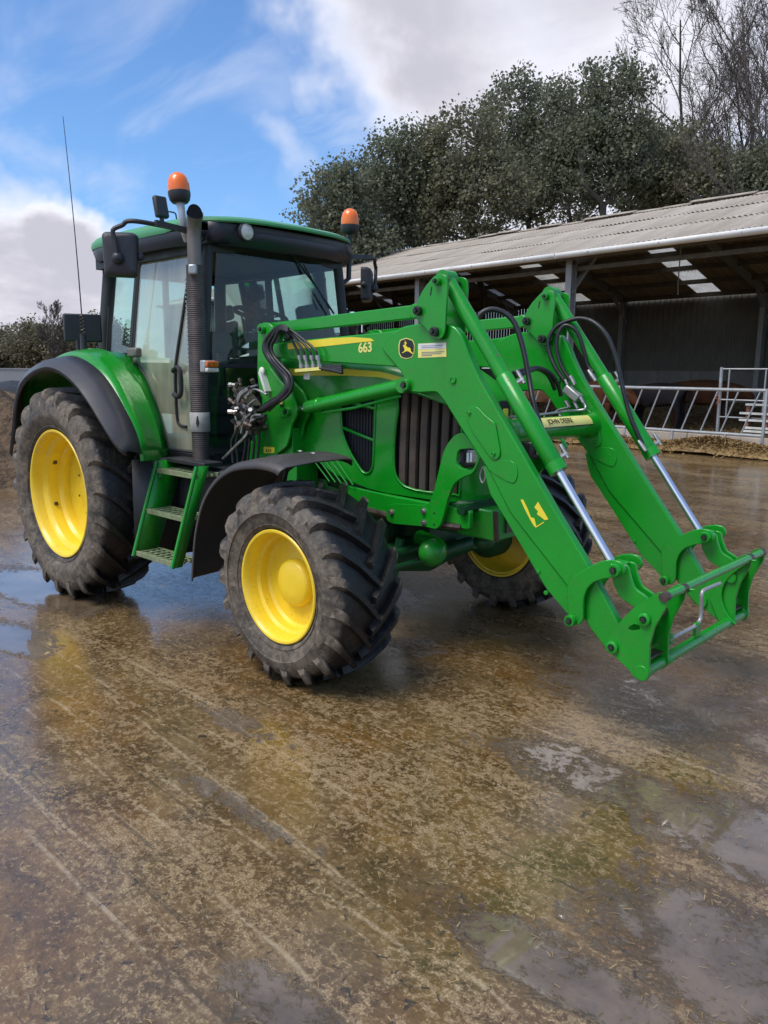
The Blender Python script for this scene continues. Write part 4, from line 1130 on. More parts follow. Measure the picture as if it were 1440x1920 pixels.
# ---- rear mudguards
def resample(pts, n):
    P = [Vector(p) for p in spline(pts, 6)]; L = [0]
    for i in range(1, len(P)): L.append(L[-1] + (P[i] - P[i - 1]).length)
    out = []; k = 0
    for j in range(n):
        d = L[-1] * j / (n - 1)
        while k < len(L) - 2 and L[k + 1] < d: k += 1
        t = (d - L[k]) / max(1e-9, L[k + 1] - L[k]); out.append(P[k].lerp(P[k + 1], t))
    return out
R0 = resample([(-.80, 1.10), (-.70, 1.32), (-.595, 1.565), (-.455, 1.695), (-.24, 1.78), (-.01, 1.82), (.13, 1.82), (.30, 1.788), (.505, 1.71), (.70, 1.588), (.85, 1.47), (1.0, 1.355), (1.115, 1.287), (1.20, 1.262)], 34)
R1 = resample([(-1.00, 1.18), (-.96, 1.45), (-.86, 1.69), (-.69, 1.785), (-.46, 1.842), (-.22, 1.89), (.03, 1.905), (.18, 1.89), (.37, 1.839), (.555, 1.758), (.71, 1.648), (.83, 1.54), (.945, 1.42), (1.015, 1.313), (1.04, 1.22)], 34)
R2 = resample([(-1.02, 1.25), (-.94, 1.55), (-.78, 1.80), (-.5, 1.93), (-.15, 1.972), (.12, 1.945), (.33, 1.86), (.52, 1.73), (.68, 1.57), (.80, 1.38), (.87, 1.20)], 34)
R3 = resample([(-1.00, 1.25), (-.92, 1.55), (-.76, 1.79), (-.5, 1.92), (-.2, 1.955), (.02, 1.925), (.15, 1.877), (.30, 1.77), (.435, 1.60), (.545, 1.39), (.61, 1.185)], 34)
def rr_(r, y): return [(p[0], y, p[1]) for p in r]
mid = [Vector(((a[0] + c_[0]) / 2, (a[1] + c_[1]) / 2 + .012)) for a, c_ in zip(R1, R2)]
rf = B().loft([rr_(R1, -1.21), rr_(mid, -1.10), rr_(R2, -.97), rr_(R2, -.94), rr_([Vector((p[0], p[1] - .012)) for p in R3], -.83), rr_(R3, -.74)]).obj('rear_mudguard', GP, T, smooth=50, solid=.012)
m01 = [Vector((a[0] * .45 + c_[0] * .55, a[1] * .45 + c_[1] * .55 + .018)) for a, c_ in zip(R0, R1)]
inl = [Vector((p[0] * .985, p[1] - .03)) for p in R0]
B().loft([rr_(inl, -1.40), rr_(R0, -1.415), rr_(m01, -1.33), rr_([Vector((p[0] * 1.0, p[1] + .004)) for p in R1], -1.213)]).obj('mudguard_lip', MAT['fender_plastic'], rf, smooth=60, solid=.008)
B().add([(1.02, -1.20, 1.24), (.86, -.98, 1.22), (.60, -.74, 1.20), (1.03, -1.20, 1.17), (.88, -.98, 1.15), (.62, -.74, 1.13)], [(0, 1, 4, 3), (1, 2, 5, 4)]).obj('mudguard_end', GP, rf, solid=.03, bevel=.004)
B().add([(.885, -1.20, 1.165), (.885, -.66, 1.165), (.868, -.66, .40), (.868, -1.20, .43)], [(0, 1, 2, 3)]).obj('splash_plate', BP, rf, solid=.012)
mirror(rf, T)

# ---- fuel tank / step support and steps (right side)
B().box((1.15, -.62, .93), (.75, .42, .36)).box((1.1, -.58, .70), (.55, .34, .2)).obj('fuel_tank', BP, T, bevel=.05)
B().box((1.15, .62, .93), (.75, .42, .36)).obj('battery_box', BP, T, bevel=.05)
st = B(); xa, xb = .905, 1.43
def ystep(z): return -1.02 - (1.13 - z) / (1.13 - .48) * .23
st.box((1.15, ystep(1.15) + .16, 1.15), (.50, .16, .03)); st = st.obj('cab_steps', BP, T, bevel=.006)
for x, wd in ((xa, .24), (xb, .10)):
    sg_ = B(); sg_.add([(x, ystep(1.15), 1.15), (x, ystep(1.15) + wd, 1.15), (x + .03, ystep(.47) + wd * .8, .47), (x + .03, ystep(.47), .47)], [(0, 1, 2, 3)])
    sg_.obj('stringer', GP, st, solid=.010)
    B().tube([(x, ystep(1.15), 1.15), (x + .03, ystep(.47), .47)], .014, 8).obj('stringer_edge', GP, st)
for z in (1.08, .79, .49):
    y = ystep(z); tr = B()
    tr.box(((xa + xb) / 2 + .015, y + .02, z), (xb - xa - .01, .02, .035)).box(((xa + xb) / 2 + .015, y + .20, z), (xb - xa - .01, .02, .03))
    for k in range(7):
        x = xa + .06 + k * .07; tr.box((x, y + .11, z), (.022, .18, .028))
    for k in range(3): tr.box(((xa + xb) / 2 + .015, y + .06 + .05 * k, z - .002), (xb - xa - .02, .014, .02))
    tr.obj('step_tread', MAT['worn_tread'], st, bevel=.002)

# ---- cab
def cy(z): return .735 - max(0, z - 1.85) * .105
cabf = B()
def pil(p0, p1, w, d): cabf.bar(p0, p1, w, d, (1, 0, 0))
for s in (-1, 1):
    cabf.tube([(1.10, s * cy(1.18), 1.18), (1.125, s * cy(1.6), 1.6), (1.12, s * (cy(2.0) - .005), 2.0), (1.09, s * (cy(2.72) - .01), 2.74)], [.045, .042, .04, .04], 8)
    cabf.tube([(.075, s * cy(1.93), 1.90), (.10, s * cy(2.2), 2.2), (.135, s * cy(2.70), 2.72)], .020, 8)
    cabf.tube([(-.56, s * (cy(1.9) - .10), 1.86), (-.57, s * (cy(2.2) - .10), 2.2), (-.50, s * (cy(2.7) - .08), 2.72)], [.065, .06, .06], 8)
    cabf.box((.28, s * .655, 2.70), (1.60, .07, .10))
    cabf.box((-.25, s * .69, 1.88), (.64, .10, .09))
cabf.box((-.54, 0, 2.68), (.09, 1.2, .12)).box((1.09, 0, 2.705), (.07, 1.25, .10)).box((-.57, 0, 1.75), (.08, 1.25, .25))
cabf.box((.35, 0, 1.14), (1.5, 1.34, .10))
cab = cabf.obj('cab_frame', MAT['cab_trim'], T, smooth=60)
for s in (-1, 1): B().box((.85, s * .70, 1.155), (.55, .10, .075)).obj('door_sill', BP, cab, bevel=.01)
B().box((.25, 0, 2.725), (1.45, 1.24, .05)).obj('headlining', MAT['cab_liner'], cab)
# glass
def side_glass(name, pts, mat, s, off=0.0):
    vs = []; pts = spline(pts, 4, True) if len(pts) > 6 else pts
    bb = B(); vs = [(p[0], s * (cy(p[1]) + off), p[1]) for p in pts]; bb.add(vs, [tuple(range(len(vs)))])
    return bb.obj(name, mat, T, smooth=None)
door_o = rnd([(.155, 2.655), (1.05, 2.67), (1.085, 2.0), (1.075, 1.20), (.64, 1.195), (.56, 1.34), (.44, 1.60), (.29, 1.79), (.12, 1.90)], .05, 4)
for s in (-1, 1):
    d = B()
    n_ = len(door_o); ring = [(p[0], s * cy(p[1]), p[1]) for p in door_o]
    d.tube(ring, .016, 6, closed=True)
    dr = d.obj('door', MAT['cab_trim'], T, smooth=60)
    g_ = B(); xs_ = [.12 + .97 * i / 12 for i in range(13)]
    V2 = [Vector(p) for p in door_o]; E2 = [(i, (i + 1) % n_) for i in range(n_)]
    for i in range(1, 10):
        for j in range(1, 16):
            p = Vector((.1 + i * .1, 1.2 + j * .095)); 
            if inpoly(p, door_o): V2.append(p)
    rv = mgeo.delaunay_2d_cdt(V2, E2, [], 1, 1e-5)
    g_.add([(p.x, s * (cy(p.y) + .004), p.y) for p in rv[0]], [tuple(f) for f in rv[2] if inpoly(sum((rv[0][i] for i in f), Vector((0, 0))) / len(f), door_o)])
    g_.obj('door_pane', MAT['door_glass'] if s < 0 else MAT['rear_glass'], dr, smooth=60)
    edge = [Vector((x, s * (cy(z) + .012), z)) for x, z in ((.915, 2.60), (.885, 2.45), (.83, 2.15), (.775, 1.83), (.765, 1.6), (.775, 1.44), (.81, 1.395), (.90, 1.385))]
    B().tube(spline(edge, 5), .012, 7).obj('door_seal', BP, dr)
    hp_ = [Vector((x, s * (cy(z) + .05), z)) for x, z in ((.80, 1.80), (.86, 1.83), (.90, 1.80), (.905, 1.72), (.90, 1.64), (.86, 1.61), (.80, 1.63))]
    B().tube(spline(hp_, 4), .018, 8).obj('door_handle', BP, dr)
    q = [(-.50, 2.63), (.10, 2.64), (.055, 1.94), (-.50, 1.94)]
    qw = B().add([(x, s * (cy(z) - (.085 if x < 0 else 0)), z) for x, z in q], [(0, 1, 2, 3)]).obj('rear_side_window', MAT['rear_glass'], T, smooth=None)
    B().tube([(x, s * (cy(z) - (.085 if x < 0 else 0)), z) for x, z in q], .012, 6, closed=True).obj('window_seal', BP, qw)
    lo = B().add([(1.125, s * .68, 1.22), (1.14, s * .40, 1.22), (1.14, s * .40, 1.70), (1.125, s * .68, 1.70)], [(0, 1, 2, 3)]).obj('lower_front_window', MAT['windscreen_glass'], T, smooth=None)
    B().bar((1.14, s * .70, 1.845), (1.17, s * .30, 1.845), .03, .025).obj('window_bar', BP, lo)
ws = []
for i in range(9):
    z = 1.70 + (2.68 - 1.70) * i / 8; ws.append([(1.125 + .05 * (1 - (y / .66) ** 2) - .03 * (z - 1.7), y, z) for y in [(-.66 + .165 * k) * (cy(z) - .045) / .69 for k in range(9)]])
wsn = B().loft(ws).obj('windscreen', MAT['windscreen_glass'], T, smooth=60)
a = onX((548, 478), 1.15); c_ = onX((626, 588), 1.17); B().tube([a, a.lerp(c_, .5) + Vector((.02, 0, 0)), c_], [.008, .010, .008], 6).tube([a.lerp(c_, .2) + Vector((.03, 0, .02)), a.lerp(c_, .8) + Vector((.035, 0, -.05))], .006, 5).obj('wiper', BP, wsn)
rg = B().add([(-.575, -.58, 1.9), (-.575, .58, 1.9), (-.53, .56, 2.62), (-.53, -.56, 2.62)], [(0, 1, 2, 3)]).obj('rear_window', MAT['rear_glass'], T, smooth=None)
B().box((-.56, 0, 2.27), (.03, .05, .7)).obj('window_stay', BP, rg)
# roof
def roof_out(ins, n=64):
    pts = []
    for k in range(n):
        a = 2 * math.pi * k / n; ca, sa = math.cos(a), math.sin(a)
        e_ = 2 / 5.0; x = math.copysign(abs(ca) ** e_, ca); y = math.copysign(abs(sa) ** e_, sa)
        X = .31 + (1.0 - ins) * x * .96 ; Y = y * (.80 - ins * .8)
        if x > 0: X += .09 * x * (1 - (y) ** 2) - .06 * x * y * y
        pts.append((X, Y))
    return pts
def zroof(x, y, lv): return lv + .035 * (1 - (x - .3) ** 2) - .03 * max(0, x - .9)
lv = [(.05, 2.70), (.015, 2.735), (.0, 2.775), (.0, 2.80)]
B().loft([[(x, y, z - .02 * max(0, x - .8)) for x, y in roof_out(i_)] for i_, z in lv] , True).obj('roof_visor', MAT['roof_visor'], T, smooth=50)
vs_ = []
for i in range(13):
    yy = -.70 + 1.40 * i / 12; xf = 1.30 - .10 * (yy / .7) ** 4 - .02 * abs(yy); vs_.append([(xf - .10, yy, 2.705), (xf - .035, yy, 2.715), (xf + .004, yy, 2.76), (xf + .006, yy, 2.835), (xf - .03, yy, 2.845)])
B().loft(vs_).obj('front_visor', MAT['roof_visor'], T, smooth=45, solid=.02)
lv = [(-.006, 2.795), (-.014, 2.815), (-.010, 2.845), (.025, 2.880), (.12, 2.908), (.30, 2.93), (.6, 2.945), (.999, 2.95)]
rf_ = B().loft([[(x + .035 * max(0, min(1, (x - .8) / .4)), y, z + (.048 * max(0, 1 - (z - 2.795) / .10)) * max(0, min(1, (x - .8) / .25))) for x, y in roof_out(i_)] for i_, z in lv], True).obj('cab_roof', MAT['roof_green'], T, smooth=45)
for s in (-1,):
    q = Vector((1.318, s * .46, 2.79)); wl = B().lathe([(.0, -.04), (.062, -.035), (.07, .0), (.066, .01), (.058, .012)], q, 'x', 24).obj('work_light', BP, T, smooth=50)
    B().lathe([(.0, .022), (.03, .02), (.056, .008)], q, 'x', 24).obj('lamp_lens', MAT['lamp_glass'], wl, smooth=60)
# beacons
for s in (-1, 1):
    bx, by = 1.044, s * .826
    tl = Matrix.Translation((bx, by, 2.965)) @ Matrix.Rotation(RAD(-6 if s < 0 else 2), 4, 'Y') @ Matrix.Translation((-bx, -by, -2.965))
    be = B().lathe([(0, 0), (.055, .002), (.070, .02), (.078, .055), (.078, .075), (.0, .078)], (bx, by, 2.965), 'z', 28).obj('beacon', BP, T, smooth=50)
    le = B().lathe([(.074, .072), (.076, .09), (.074, .13), (.066, .165), (.05, .19), (.025, .205), (.0, .208)], (bx, by, 2.965), 'z', 28).obj('beacon_lens', MAT['amber_lens'], be, smooth=60)
    be.matrix_local = tl
    if s < 0: B().tube([(bx, by, 2.97), (bx + .02, by - .005, 2.90), (bx + .01, by, 2.80), (bx - .02, by + .05, 2.72)], [.03, .024, .028, .03], 10).obj('beacon_bracket', MAT['galvanised'], be)
    else: B().tube([(bx, by, 2.97), (bx, by, 2.60), (bx, by - .08, 2.55)], .022, 10).obj('beacon_bracket', BP, be)
# mirrors
for s in (-1, 1):
    c = Vector((.87, s * 1.20, 2.59)); rot = Matrix.Rotation(s * RAD(38), 3, 'Z')
    pf = rnd([(-.112, -.145), (.112, -.150), (.118, .135), (.085, .148), (-.095, .148), (-.118, .13)], .028, 4)
    bb = B(); N_ = len(pf); rws = []
    for xo, k in ((-.03, .90), (-.035, 1.0), (.02, 1.0), (.045, .92), (.055, .75), (.055, .01)): rws.append([c + rot @ Vector((xo, p[0] * k, p[1] * k)) for p in pf])
    bb.loft(rws, True); mi = bb.obj('mirror', MAT['fender_plastic'], T, smooth=45)
    gl_ = B().add([c + rot @ Vector((-.034, p[0] * .9, p[1] * .9)) for p in pf], [tuple(range(N_))]).obj('mirror_glass', MAT['chrome'], mi, smooth=None)
    ar = [Vector((1.12, s * .74, 2.765)), Vector((1.08, s * .95, 2.785)), Vector((1.03, s * 1.13, 2.80)), Vector((.98, s * 1.20, 2.80)), Vector((.955, s * 1.225, 2.775)), c + rot @ Vector((.085, s * .03, .15)), c + rot @ Vector((.085, s * .02, .08)), c + rot @ Vector((.085, s * .01, -.02))]
    B().tube(spline(ar, 5), .016, 8).sphere(c + rot @ Vector((.07, s * .01, -.03)), .042, 12, 8).sphere(c + rot @ Vector((.0, s * -.13, -.01)), .028, 12, 8).obj('mirror_arm', BP, mi)
    B().bar((1.12, s * .74, 2.765), (1.08, s * 1.05, 2.80), .04, .035).obj('arm_clamp', BP, mi)
# roof flood lamp, antenna, rear lamp box, marker lamps
q = Vector((.37, -.57, 2.935)); fl = B().box(q + Vector((-.01, 0, .13)), (.05, .11, .17), Matrix.Rotation(RAD(-14), 3, 'Y')).obj('roof_flood_lamp', BP, T, bevel=.015)
B().cyl(q + Vector((0, 0, -.02)), q + Vector((0, 0, .06)), .018).box(q, (.12, .05, .03)).obj('lamp_bracket', BP, fl); B().tube(spline([q + Vector((.02, .04, .10)), q + Vector((.05, .09, .09)), q + Vector((.06, .10, .04)), q + Vector((.1, .14, .0))], 4), .006, 5).obj('lamp_cable', BP, fl)
q = onY((157, 640), -1.0); qt = onY((118, 218), -1.0); d_ = (qt - q)
an = B(); an.tube([q + d_ * t + Vector((.02 * math.sin(math.pi * t), 0, 0)) for t in (.12, .3, .5, .7, .85, 1.0)], [.0055, .005, .0042, .0036, .003, .0025], 6).cyl((q.x, q.y, 1.90), q + d_ * .03, .03, .026, 12)
ant = an.obj('antenna', BP, T); sprp = []
for i in range(60):
    t = i / 59; a_ = t * 2 * math.pi * 6; sprp.append(q + d_ * (.02 + .10 * t) + Vector((.020 * math.cos(a_), .020 * math.sin(a_), 0)) * (1 - .4 * t))
B().tube(sprp, .005, 5).obj('antenna_spring', MAT['worn_steel'], ant)
q = onY((155, 615), -.88); lb = B().box(q, (.05, .30, .23), Matrix.Rotation(RAD(-20), 3, 'Z')).obj('rear_lamp_panel', BP, T, bevel=.012)
B().cyl(q + Vector((0, -.05, -.1)), q + Vector((0.02, -.05, -.28)), .02).box(q + Vector((.02, -.04, -.22)), (.08, .10, .06)).obj('lamp_stalk', BP, lb)
q = onY((252, 661), -.79); B().box(q, (.18, .06, .075), Matrix.Rotation(RAD(-8), 3, 'Z')).obj('marker_lamp', MAT['exhaust_pipe'], T, bevel=.015)
q = onY((387, 687), -.875); il = B().box(q + Vector((-.01, .02, 0)), (.06, .10, .085)).obj('indicator_lamp', MAT['galvanised'], T, bevel=.01)
B().box(q + Vector((.03, .025, .015)), (.035, .10, .045)).obj('indicator_lens', MAT['indicator_amber'], il, bevel=.01); B().box(q + Vector((.03, .025, -.025)), (.033, .10, .03)).obj('side_lens', MAT['lamp_glass'], il, bevel=.008)
# exhaust
ex = Vector((1.165, -.80, 0))
es = B().tube([ex + Vector((0, 0, 1.03)), ex + Vector((0, 0, 1.5)), ex + Vector((0, 0, 2.0)), ex + Vector((0, 0, 2.535))], [.058, .064, .064, .062], 24, caps=True).obj('exhaust_stack', MAT['heat_shield'], T, smooth=50)
B().tube([ex + Vector((0, 0, 2.50)), ex + Vector((0, 0, 2.70)), ex + Vector((.002, 0, 2.765)), ex + Vector((.028, -.012, 2.83)), ex + Vector((.066, -.03, 2.872))], [.049, .049, .049, .052, .058], 20, caps=False).obj('tail_pipe', MAT['exhaust_pipe'], es, smooth=60)
B().lathe([(.0, -.012), (.061, .0)], ex + Vector((.067, -.030, 2.873)), 'x', 20).obj('pipe_mouth', MAT['soot'], es)
B().box(ex + Vector((.045, -.045, 2.50)), (.06, .06, .07), Matrix.Rotation(RAD(-45), 3, 'Z')).obj('shield_clamp', MAT['galvanised'], es, bevel=.012)
B().lathe([(.071, -.07), (.073, -.068), (.073, .068), (.071, .07)], ex + Vector((0, 0, 1.44)), 'z', 24).obj('warning_label', MAT['label_grey'], es, smooth=50)
d_ = Vector((.69, -.72, 0)); q = ex + d_ * .0735 + Vector((0, 0, 1.44)); sd_ = Vector((.72, .69, 0))
B().add([q + Vector((0, 0, .045)) - sd_ * .004, q + Vector((0, 0, .045)) + sd_ * .004, q + sd_ * .012 + Vector((0, 0, -.005)), q + Vector((0, 0, -.045)), q - sd_ * .012 + Vector((0, 0, -.005))], [(0, 1, 2, 3, 4)]).obj('label_mark', MAT['decal_black'], es)
slots = B()
for i in range(24):
    z = 1.75 + i * .030; q = ex + Vector((-.02, -.0665, z)) ; slots.box(ex + Vector((-.045, -.049, z)), (.012, .012, .013))
slots.obj('shield_slots', MAT['galvanised'], es)
# interior
B().box((.12, 0, 1.50), (.42, .50, .16)).box((.10, 0, 1.36), (.3, .35, .25)).add(*[[( -.10, -.24, 1.56), (.0, -.24, 1.56), (-.10, -.22, 2.15), (-.19, -.22, 2.15), (-.10, .24, 1.56), (.0, .24, 1.56), (-.10, .22, 2.15), (-.19, .22, 2.15)], [(0, 1, 2, 3), (4, 7, 6, 5), (0, 4, 5, 1), (1, 5, 6, 2), (2, 6, 7, 3), (3, 7, 4, 0)]]).box((-.16, 0, 2.25), (.08, .28, .16)).obj('driver_seat', MAT['seat_fabric'], T, bevel=.04)
B().box((.1, -.42, 1.62), (.7, .16, .35)).box((.45, -.44, 1.80), (.16, .14, .10)).obj('side_console', MAT['cab_trim'], T, bevel=.03)
wc = Vector((.84, .02, 2.26)); rot = Matrix.Rotation(RAD(18), 3, 'Y'); sw = B()
sw.tube([wc + rot @ Vector((.215 * math.cos(2 * math.pi * k / 28), .215 * math.sin(2 * math.pi * k / 28), 0)) for k in range(28)], .017, 8, closed=True)
for a in (RAD(90), RAD(210), RAD(330)): sw.bar(wc + rot @ Vector((.03 * math.cos(a), .03 * math.sin(a), -.03)), wc + rot @ Vector((.21 * math.cos(a), .21 * math.sin(a), 0)), .03, .012)
sw.lathe([(0, .0), (.05, -.005), (.055, -.04), (0, -.05)], wc, 'z', 14)
swo = sw.obj('steering_wheel', MAT['cab_trim'], T, smooth=50)
B().tube([wc + Vector((0, 0, -.03)), wc + Vector((.10, 0, -.4)), wc + Vector((.16, 0, -.9))], [.045, .07, .12], 12).box(wc + Vector((.14, 0, -.30)), (.16, .34, .18)).obj('steering_column', MAT['cab_trim'], swo)
B().box((.95, -.45, 2.02), (.10, .18, .16)).cyl((.9, -.45, 1.6), (.95, -.45, 1.98), .012).obj('display_screen', MAT['cab_trim'], T, bevel=.015)
# ------------------------------------------------------------------ front loader (parts of the tractor), near side built from its own plane, far side mirrored
YO, YI, YC = -.605, -.475, -.54
YA = -.552   # inner face of the narrow arm box
def plate(name, px, yref, y0, y1, mat=GP, parent=T, r=.015, bevel=.004, holes=None):
    pts = rnd(XZ(px, yref), r, 3); hs = [rnd(XZ(h, yref), r, 3) for h in (holes or [])]
    return B().prism(pts, y0, y1, hs).obj(name, mat, parent, bevel=bevel)
def pin(px, yref, y_out, parent, r=.028, mat=GP, bolt=True, ln=.03):
    q = onY(px, yref); c = (q.x, y_out, q.z)
    o = B().lathe([(r * .98, 0), (r, ln * .8), (r * .9, ln), (r * .62, ln), (r * .6, ln * .82), (0, ln * .82)], c, 'y', 20, -1).obj('pivot_pin', mat, parent, smooth=40)
    if bolt: B().lathe([(r * .46, 0), (r * .46, .020), (0, .022)], (c[0], c[1] - ln * .78, c[2]), 'y', 6, -1).obj('pin_bolt', MAT['bolt_steel'], parent)
    return q
ARM = [(714, 653), (731, 627), (756, 612), (782, 607), (833, 606), (852, 612), (866, 630), (880, 668), (900, 713), (1042, 960), (1100, 1056), (1159, 1169), (1168, 1192), (1162, 1214), (1149, 1224), (1136, 1218), (1104, 1176), (1061, 1097), (956, 962), (926, 902), (913, 878), (863, 802), (833, 753), (818, 735), (786, 737), (768, 735), (757, 725), (755, 702)]
arm = plate('loader_arm', ARM, YO, YO, YA, r=.02, bevel=.008)
plate('belly_plate', [(905, 872), (932, 898), (960, 958), (1063, 1092), (1097, 1160), (1080, 1170), (1061, 1150), (1023, 1105), (938, 960), (918, 928), (911, 905)], YO, YO + .010, YA - .010, parent=arm, r=.01)
plate('boom_tube', [(500, 646), (537, 640), (720, 622), (775, 612), (800, 650), (775, 692), (740, 688), (537, 674), (502, 668)], YO, YO + .018, YA + .03, parent=arm, r=.01, bevel=.01)
# proud doubler plates on the outer face
plate('doubler_plate', C4([(530, 860), (545, 845), (590, 848), (640, 900), (690, 940), (718, 1100), (715, 1130), (690, 1150), (660, 1130), (560, 985), (525, 900)]), YO, YO - .010, YO + .001, parent=arm, r=.01, bevel=.003)
plate('gusset_plate', C4([(640, 1195), (700, 1150), (780, 1150), (810, 1180), (815, 1240), (795, 1280), (760, 1270), (690, 1230)]), YO, YO - .005, YO + .001, parent=arm, r=.02, bevel=.002)
for p, r in (((850, 713), .020), ((882, 775), .010), ((928, 851), .010)):
    q = onY(p, YO); B().lathe([(r, 0), (r, .008), (r * .8, .010), (r * .7, .006), (0, .006)], (q.x, YO - (.010 if r < .015 else 0), q.z), 'y', 16, -1).obj('plate_bolt', GP, arm, smooth=40)
for p in ((1008, 1072), (1022, 1112)):
    q = onY(p, YO); B().lathe([(.012, 0), (.012, .012), (0, .016)], (q.x, YO - .002 + .018, q.z), 'y', 12, -1).obj('grease_nipple', GP, arm)
for p in ((763, 722),): pin(p, YO, YO, arm, .036)
pin((1073, 1162), YO - .03, YO - .035, arm, .030)
# top rocker, two side plates joined by pins
ROCK = [(826, 513), (837, 517), (839, 537), (836, 580), (834, 622), (828, 635), (815, 638), (807, 628), (797, 614), (783, 603), (778, 590), (778, 577), (783, 562), (793, 543), (806, 526), (815, 516)]
rk = B(); pts = rnd(XZ(ROCK, YO - .03), .02, 3); rk.prism(pts, YO - .030, YO - .016).prism(pts, YI + .016, YI + .030); rk = rk.obj('rocker_plate', GP, T, bevel=.003)
for p, r in (((822, 528), .022), ((786, 583), .026), ((817, 622), .026)): pin(p, YO - .03, YO - .030, rk, r, mat=GP if p[0] == 822 else MAT['bolt_steel'])
B().box(onY((816, 545), YO - .031) + Vector((-.03, -.0005, 0)), (.006, .002, .045), Matrix.Rotation(RAD(12), 3, 'Y')).obj('rocker_slot', MAT['decal_black'], rk)
for p in ((822, 528), (786, 583), (817, 622)):
    q = onY(p, YO - .03); B().cyl((q.x, YO - .02, q.z), (q.x, YI + .02, q.z), .018, n=12).obj('cross_pin', MAT['bolt_steel'], rk)
# levelling link
a = onY((496, 618), YC); c_ = onY((786, 584), YC)
lk = B().bar(a, c_, .05, .075).cyl(a - Vector((0, .04, 0)), a + Vector((0, .04, 0)), .04).cyl(c_ - Vector((0, .045, 0)), c_ + Vector((0, .045, 0)), .042).obj('levelling_link', GP, T, bevel=.006)
# mast bolted to the frame
MAST = [(483, 627), (486, 611), (493, 604), (503, 605), (512, 613), (511, 623), (504, 634), (500, 655), (501, 673), (507, 690), (524, 713), (545, 735), (557, 767), (555, 780), (546, 798), (543, 817), (537, 837), (517, 852), (505, 885), (470, 890), (462, 853), (467, 835), (475, 820), (487, 808), (500, 793), (497, 760), (486, 735), (482, 700)]
ms = B(); pts = rnd(XZ(MAST, YO), .015, 3); ms.prism(pts, YO, YO + .022).prism(pts, YI - .022, YI); ms.box((1.78, -.45, 1.05), (.34, .20, .34)).box((1.80, -.50, 1.3), (.25, .12, .25)); ms = ms.obj('loader_mast', GP, T, bevel=.005)
for p, r in (((494, 618), .028), ((541, 772), .030)): pin(p, YO, YO, ms, r)
q = onY((541, 763), YO); B().box(q + Vector((-.07, -.012, .03)), (.05, .02, .035)).obj('pin_keeper', MAT['decal_pale'], ms, bevel=.008)
B().bar(onY((491, 697), YO - .02), onY((503, 735), YO - .02), .022, .055, (0, 1, 0)).sphere(onY((491, 697), YO - .02), .030, 12, 8, (1, .5, 1.1)).obj('lock_lever', MAT['decal_white'], ms, bevel=.006)
lp = plate('mast_label', D1([(568, 1665), (690, 1672), (688, 1735), (568, 1738)]), YO, YO - .002, YO - .0004, MAT['decal_yellow'], ms, r=.001, bevel=0)
# lift cylinder
a = onY((541, 772), YC - .02); c_ = onY((763, 722), YC - .02); d_ = c_ - a
lc = B().tube([a + d_ * .18, a + d_ * .185, a + d_ * .99], [.036, .044, .044], 24).cyl(c_ - Vector((0, .05, 0)), c_ + Vector((0, .05, 0)), .045, n=20).tube([a + d_ * .28, a + d_ * .285, a + d_ * .30, a + d_ * .305], [.044, .048, .048, .044], 24).obj('lift_cylinder', GP, T, smooth=40)
B().cyl(a, a + d_ * .2, .020, n=14).cyl(a - Vector((0, .05, 0)), a + Vector((0, .05, 0)), .035, n=16).obj('piston_rod', GP, lc, smooth=40)
B().cyl(a + d_ * .135, a + d_ * .18, .022, n=14).obj('rod_gland', MAT['chrome'], lc, smooth=40)
B().tube([a + d_ * .95 + Vector((0, .0, -.055)), a + d_ * .6 + Vector((0, .0, -.068)), a + d_ * .32 + Vector((0, .0, -.055))], .010, 8).obj('cylinder_pipe', GP, lc)
# tilt cylinder
a = onY((838, 523), YC); c_ = onY((1155, 1068), YC); d_ = c_ - a
tc_ = B().tube([a, a + d_ * .38], [.040, .040], 24).tube([a + d_ * .36, a + d_ * .365, a + d_ * .675, a + d_ * .68], [.040, .047, .047, .040], 24).tube([a + d_ * .66, a + d_ * .69], [.05, .05], 24).cyl(a - Vector((0, .045, 0)), a + Vector((0, .045, 0)), .046, n=18).obj('tilt_cylinder', GP, T, smooth=40)
B().cyl(a + d_ * .66, a + d_ * .985, .0205, n=20).obj('piston_rod', MAT['chrome'], tc_, smooth=40)
B().cyl(c_ - Vector((0, .05, 0)), c_ + Vector((0, .05, 0)), .034, n=18).box(c_ + Vector((.02, 0, .01)), (.07, .09, .07)).obj('rod_eye', GP, tc_, bevel=.006)
nv = Vector((.8, -.35, .5)).normalized()
for t in (.40, .655):
    q = a + d_ * t; B().cyl(q, q + Vector((.05, .05, .04)), .014, n=8).obj('port_fitting', MAT['steel'], tc_)
    B().cyl(q + Vector((.045, .045, .04)) - d_ * .03, q + Vector((.045, .045, .04)) + d_ * .015, .011, n=8).obj('hose_end', MAT['steel'], tc_)
# lower bell-crank forks and links
FORK = C6([(433, 575), (470, 530), (540, 490), (600, 460), (660, 452), (700, 462), (722, 490), (720, 525), (690, 545), (625, 545), (570, 562), (535, 595), (517, 645), (515, 700), (515, 760), (485, 785), (450, 768), (440, 720)])
fk = B(); pts = rnd(XZ(FORK, YO - .035), .02, 3); fk.prism(pts, YO - .035, YO - .015).prism(pts, YI + .015, YI + .035); fk = fk.obj('bell_crank', GP, T, bevel=.004)
pin((1155, 1068), YO - .035, YO - .035, fk, .032)
LINK = C6([(662, 560), (668, 500), (700, 470), (745, 480), (752, 530), (775, 595), (840, 640), (862, 700), (855, 760), (820, 782), (790, 755), (775, 690), (700, 640)])
ln = B(); pts = rnd(XZ(LINK, YC - .04), .02, 3); ln.prism(pts, YC - .045, YC - .028).prism(pts, YC + .028, YC + .045); ln = ln.obj('tilt_link', GP, T, bevel=.004)
